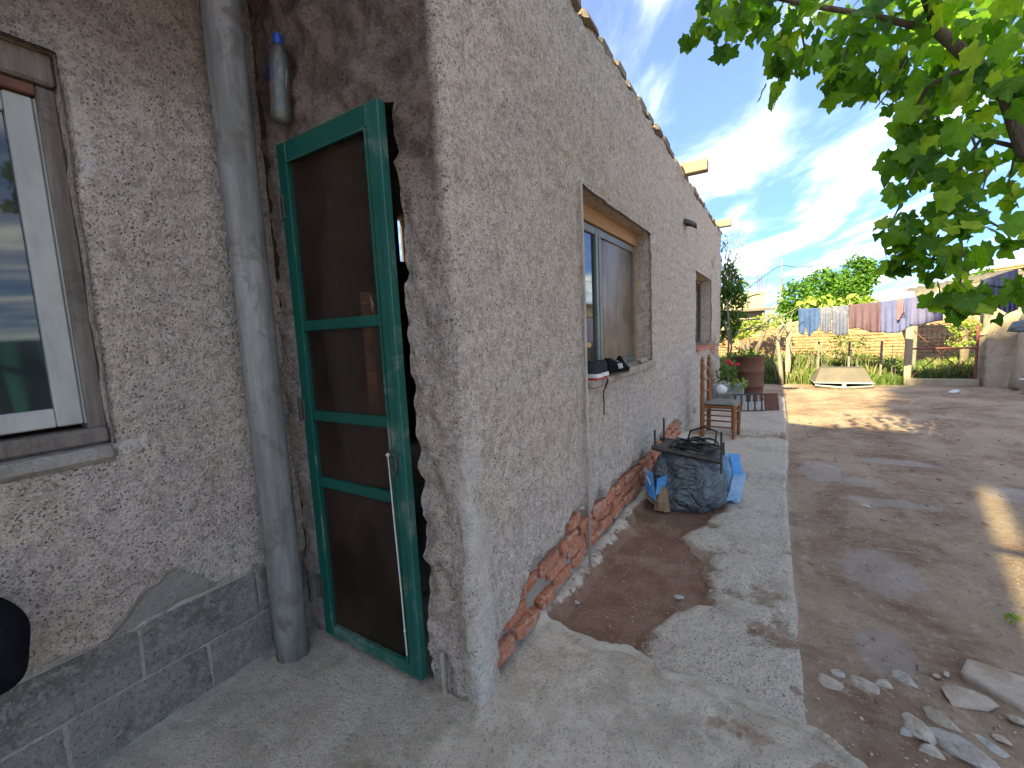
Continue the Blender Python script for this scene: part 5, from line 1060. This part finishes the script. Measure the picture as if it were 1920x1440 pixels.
denim = cloth('denim', (.07, .115, .26), (.04, .07, .17), 6); grey = simple('faded_grey_cotton', (.10, .11, .18), (.14, .15, .22), 5, .95, .05, grime=(.22, .22, .29)); mauve = cloth('mauve_cotton', (.13, .085, .115), (.11, .07, .095), 4); lav = cloth('lavender_cotton', (.12, .13, .27), (.10, .11, .24), 5); pale = cloth('pale_lilac_cotton', (.15, .145, .27), (.13, .125, .24), 5); pink = cloth('pink_cotton', (.30, .15, .19), (.26, .13, .16), 5)
t = garment('denim_shorts', 'blue denim shorts pegged at the left end of the clothesline', 'shorts', [(1497, 618), (1500, 626), (1507, 628), (1511, 612), (1515, 629), (1520, 631), (1525, 622), (1532, 620), (1537, 605)], denim, 1)
garment('grey_trousers', 'narrow faded grey trousers just right of the denim shorts', 'trousers', [(1538, 616), (1545, 624), (1552, 624), (1559, 620)], grey, 2)
garment('grey_trousers', 'wider grey trousers with bleached knees beside the mauve cloth', 'trousers', [(1561, 624), (1570, 629), (1580, 629), (1591, 626)], grey, 3)
garment('mauve_cloth', 'dusty mauve cloth hanging in the middle of the clothesline', 'cloth', [(1592, 617), (1610, 615), (1630, 622), (1652, 624)], mauve, 4, .03)
t = garment('lavender_shirt', 'pale lavender shirt with three dark stripes on the clothesline', 'shirt', [(1652, 622), (1665, 625), (1685, 624), (1708, 612)], lav, 5, .02)
for k in range(3): p0, p1 = onl(1690, 585+k*3.2), onl(1699, 586+k*3.2); m = MB(); m.tube([p0+Vector((-.02, -.05, 0)), p1+Vector((-.02, -.05, 0))], .006, 4); m.build('stripe', 'cord', t)
garment('pink_top', 'small pink top pegged over the lavender shirt', 'top', [(1680, 600), (1684, 601), (1690, 590), (1692, 586)], pink, 6, .02, y_off=-.05)
garment('lilac_sheet', 'broad pale lilac sheet hanging right of the lavender shirt', 'sheet', [(1700, 608), (1720, 611), (1740, 606), (1768, 600)], pale, 7, .03)
garment('white_towel', 'small crumpled patterned towel pegged at the right end of the lilac sheet', 'towel', [(1742, 578), (1750, 584), (1762, 580)], simple('patterned_cotton', (.50, .46, .52), (.16, .14, .20), 30, .95, .05), 8, .04, y_off=-.06)
garment('grey_shirt', 'grey shirt hanging behind the vine leaves at the right end of the clothesline', 'shirt', [(1840, 560), (1862, 566), (1890, 556)], grey, 9, .03)
garment('white_shirt', 'pale shirt hanging farthest right on the clothesline', 'shirt', [(1872, 575), (1895, 588), (1915, 580)], pale, 10, .03, y_off=.1)
pm = MB(); pm.bx((-.006, -.012, -.02), (.006, .012, .045), .002); pme = pm.build('clothes_peg', 'timber', None).data; bpy.data.objects.remove(bpy.data.objects['clothes_peg'])
for i, (px, lab) in enumerate(((1500, 'wooden clothes peg on the waist of the denim shorts'), (1540, 'wooden clothes peg between the denim shorts and narrow trousers'), (1560, 'wooden clothes peg between the two grey trousers'), (1592, 'wooden clothes peg at the left corner of the mauve cloth'), (1649, 'wooden clothes peg at the right corner of the mauve cloth'), (1688, 'wooden clothes peg holding the pink top'), (1757, 'wooden clothes peg at the right corner of the lilac sheet'))):
    p = onl(px, line_y(px)-3); o = inst('clothes_peg', pme, None, None, TRS(p+Vector((0, -.01, 0)), (0, R(random.uniform(-20, 20)), 0), (1.3, 1.3, 1.3))); tag(o, lab, 'clothes peg', 'pegs on the clothesline')
# unseen side line whose cloths reflect in the left window
for nm, lab, y0_, y1_, mt in (('turquoise_cloth', 'turquoise cloth mirrored in the left window pane', 1.0, 1.75, 'turq'), ('yellow_cloth', 'yellow cloth mirrored in the left window pane', 1.8, 2.05, 'yellow')):
    t = thing(nm, lab, 'cloth', (2.3, y0_, 1.5)); drape('cloth', y0_, y1_, .75, 1.5, 2.3, .03, 3, MAT[mt], t)
# ------------------------------------------------------------------ wheelbarrow, stones
wb = thing('wheelbarrow', 'grey metal wheelbarrow tray tipped upside down by the fence', 'wheelbarrow', gr(1578, 722))
c = gr(1578, 722); k = c.y/FPX*1.05
zb, zt2 = .07, .34
bot = [(-.47, -.25), (.47, -.25), (.52, .45), (-.52, .45)]; top = [(-.36, .05), (.36, .05), (.34, .42), (-.34, .42)]
V = [(c.x+x, c.y+y, zb) for x, y in bot]+[(c.x+x, c.y+y, zt2) for x, y in top]; F = [(0, 1, 5, 4), (1, 2, 6, 5), (2, 3, 7, 6), (3, 0, 4, 7), (4, 5, 6, 7)]
o = mk('tray', V, F, MAT['galv'] if False else MAT['sheet'], wb); so = o.modifiers.new('s', 'SOLIDIFY'); so.thickness = .012; bv = o.modifiers.new('b', 'BEVEL'); bv.width = .02; bv.segments = 2
m = MB(); m.tube([Vector(V[i]) for i in (0, 1, 2, 3, 0)], .014, 6); m.build('rim', 'galv', wb)
m = MB(); m.tube([(c.x-.46, c.y-.27, .02), (c.x, c.y-.40, .0), (c.x+.46, c.y-.27, .02)], .016, 6); m.build('handle', 'galv', wb)
m = MB(); m.bx((c.x-.03, c.y-.42, -.02), (c.x+.03, c.y-.26, .10), .004); m.build('strut', 'galv', wb); m = MB(); m.bx((c.x-.09, c.y-.55, -.035), (c.x+.14, c.y-.42, .0), .004); m.build('foot_plate', 'sheet', wb)
sm = [stone_mesh('stone', 200+i, .45+.08*(i % 3)) for i in range(7)]
def stone(px, py, wpx, mat, label, rz=0, asp=.7, fl=1., group='loose stones on the muddy yard', sink=.35, cat='stone'):
    p = gr(px, py, -.03); dist = (p-Vector(CAM)).length; wd = wpx/FPX*dist*.85; asp = min(.9, max(.58, asp*1.3)); i = int(px+py) % 7; h = wd*.5*fl
    o = inst('stone', sm[i], None, None, TRS((p.x, p.y, -.035+h*(.5-sink)*.6), (random.uniform(-.15, .15), random.uniform(-.15, .15), rz), (wd, wd*asp, wd*fl))); o.data = sm[i].copy(); o.data.materials.clear(); o.data.materials.append(MAT[mat]); tag(o, label, cat, group)
    return o
S = [(1575, 1263, 26, 'stoneblue', 'small oval violet-grey stone above the flat half-buried slab', .3, .6, .7), (1625, 1290, 58, 'stone', 'pale angular flat stone with a cracked corner in the mud', -.7, .5, .6), (1657, 1283, 30, 'stone', 'small knobbly pale stone touching the angular flat stone', -.5, .6, .8),
     (1697, 1275, 34, 'stoneblue', 'pale blue-grey lump of mortar alone in the mud', -.9, .65, .8), (1645, 1317, 22, 'stone', 'little pointed stone below the angular flat stone', -.5, .7, .9), (1550, 1285, 60, 'conc', 'flat half-buried grey concrete slab piece beside the cement ridge', .2, .8, .35),
     (1597, 1340, 62, 'conc', 'long sliver of dark concrete with a pale edge', -.6, .3, .4), (1817, 1313, 70, 'conc', 'broken crusty concrete piece near the pale block', .5, .55, .45), (1767, 1352, 44, 'stone', 'narrow pale stone standing apart above the rubble pile', -.8, .4, .8),
     (1722, 1362, 40, 'stone', 'tilted pale stone at the top left of the rubble pile', -.8, .55, .9), (1698, 1375, 26, 'stoneblue', 'round purple-grey pebble left of the rubble pile', 0, .8, .9), (1735, 1378, 48, 'stone', 'white streaked stone in the middle of the rubble pile', -.7, .6, .9),
     (1770, 1378, 34, 'stone', 'rough pale stone at the right of the rubble pile', -.4, .6, .9), (1745, 1412, 40, 'stone', 'grey-white blunt stone at the foot of the rubble pile', -.4, .8, .9), (1820, 1412, 92, 'stoneblue', 'largest pale blue stone lying at the bottom right', -.75, .42, .55),
     (1850, 1395, 40, 'stoneblue', 'thin blue-green stone sliver right of the largest stone', -.6, .3, .5), (1775, 1262, 12, 'stone', 'tiny pale pebble in the mud between rubble and block', 0, .7, .8), (1757, 1265, 12, 'stone', 'tiny flat pebble just left of another under the wet silt', 0, .7, .8),
     (1600, 1290, 12, 'stone', 'tiny rounded pebble left of the angular flat stone', 0, .8, .8), (1910, 1350, 26, 'stone', 'pale stone at the right edge below the block', -.5, .6, .8), (1624, 948, 16, 'stoneblue', 'lone grey stone on the open dirt beside the walkway', 0, .6, .7),
     (1880, 1385, 20, 'conc', 'small brown crusted stone at the right edge', 0, .7, .7), (1692, 1398, 24, 'conc', 'crumbly brown clod left of the pile foot', 0, .7, .8), (1790, 735, 19, 'whiteplastic', 'white lump lying on the dirt in front of the gate', 0, .7, .9),
     (1900, 705, 9, 'stone', 'small pale stone near the adobe wall foot', 0, .8, .8), (1335, 1108, 18, 'stoneblue', 'flat grey pebble on the wet red earth', 0, .6, .6), (1081, 1128, 12, 'stoneblue', 'grey pebble close to the bared bricks', 0, .7, .9),
     (1273, 1118, 18, 'stoneblue', 'lavender pebble at the far edge of the aggregate patch', 0, .6, .6), (1345, 1180, 22, 'stoneblue', 'dark elongated pebble set in the aggregate path', -.8, .4, .5), (1400, 1240, 26, 'stoneblue', 'blue-grey cobble near the end of the path', 0, .8, .4)]
for s_ in S: stone(s_[0], s_[1], s_[2], s_[3], s_[4], s_[5], s_[6], s_[7])
cbp = [gr(1812, 1226), gr(1800, 1253), gr(1925, 1322), gr(1960, 1290), gr(1925, 1262)]
V = [(p.x, p.y, -.012) for p in cbp]+[(p.x, p.y, -.08) for p in cbp]; n = 5; F = [tuple(range(n))[::-1], tuple(range(n, 2*n))]+[(i, (i+1) % n, n+(i+1) % n, n+i) for i in range(n)]
o = mk('concrete_slab', V, F, MAT['conc']); tag(o, 'pale broken concrete slab sunk in the mud at the right edge', 'slab'); bv = o.modifiers.new('b', 'BEVEL'); bv.width = .012; bv.segments = 2
c = gr(1900, 1155); t = thing('green_sprig', 'tiny bright green sprig growing from the mud at the right', 'plant', c); foliage('foliage', blob((c.x, c.y, -.01), (.03, .03, .012), 26, 5, -9), .025, 'paleleaf', t, 'oval', .0, 77)
# gravel and litter
rs = np.random.RandomState(9); gm = MB(); ico = []
bm = bmesh.new(); bmesh.ops.create_icosphere(bm, subdivisions=1, radius=.5); iv = [v.co.copy() for v in bm.verts]; fi = [[v.index for v in f.verts] for f in bm.faces]; bm.free()
def zat(x, y): j = min(len(gy)-1, int(np.searchsorted(gy, y))); i = min(len(gx)-1, int(np.searchsorted(gx, x))); return float(Z[j, i])
for k in range(3000):
    if k < 1500: x, y = rs.uniform(.12, 1.6), 1.6+3*rs.rand()**1.6
    elif k < 2600: x, y = rs.uniform(-.85, .12), 1.7+2.5*rs.rand()**1.4
    else: x, y = rs.uniform(.15, 3.4), rs.uniform(4, 11)
    s_ = (.003+.012*rs.rand()**2.5)*(1+.12*max(0, y-3)); a_ = rs.uniform(0, PI); sq = rs.uniform(.5, 1); zz_ = zat(x, y)
    gm.add([(x+s_*(v.x*math.cos(a_)-v.y*sq*math.sin(a_)), y+s_*(v.x*math.sin(a_)+v.y*sq*math.cos(a_)), zz_+s_*.25+s_*v.z*.55) for v in iv], fi)
MAT['grit'] = simple('brown_grit', (.30, .23, .18), (.46, .40, .33), 17, .9, .2, bump=.5); o = gm.build('gravel', 'grit'); tag(o, 'scattered gravel bits over yard and path', 'gravel', kind='stuff')
gm = MB()
for k in range(170):
    x, y = rs.uniform(.12, 2.2), 1.7+7*rs.rand()**1.5; a_ = rs.uniform(0, PI); l_ = rs.uniform(.008, .03)*(1+.1*y); zz_ = zat(x, y)+.004; gm.tube([(x, y, zz_), (x+l_*math.cos(a_), y+l_*math.sin(a_), zz_+.003)], .0018*(1+.12*y), 4)
o = gm.build('twig_litter', 'bark'); tag(o, 'scattered dark twigs and leaf litter on the dirt', 'litter', kind='stuff')
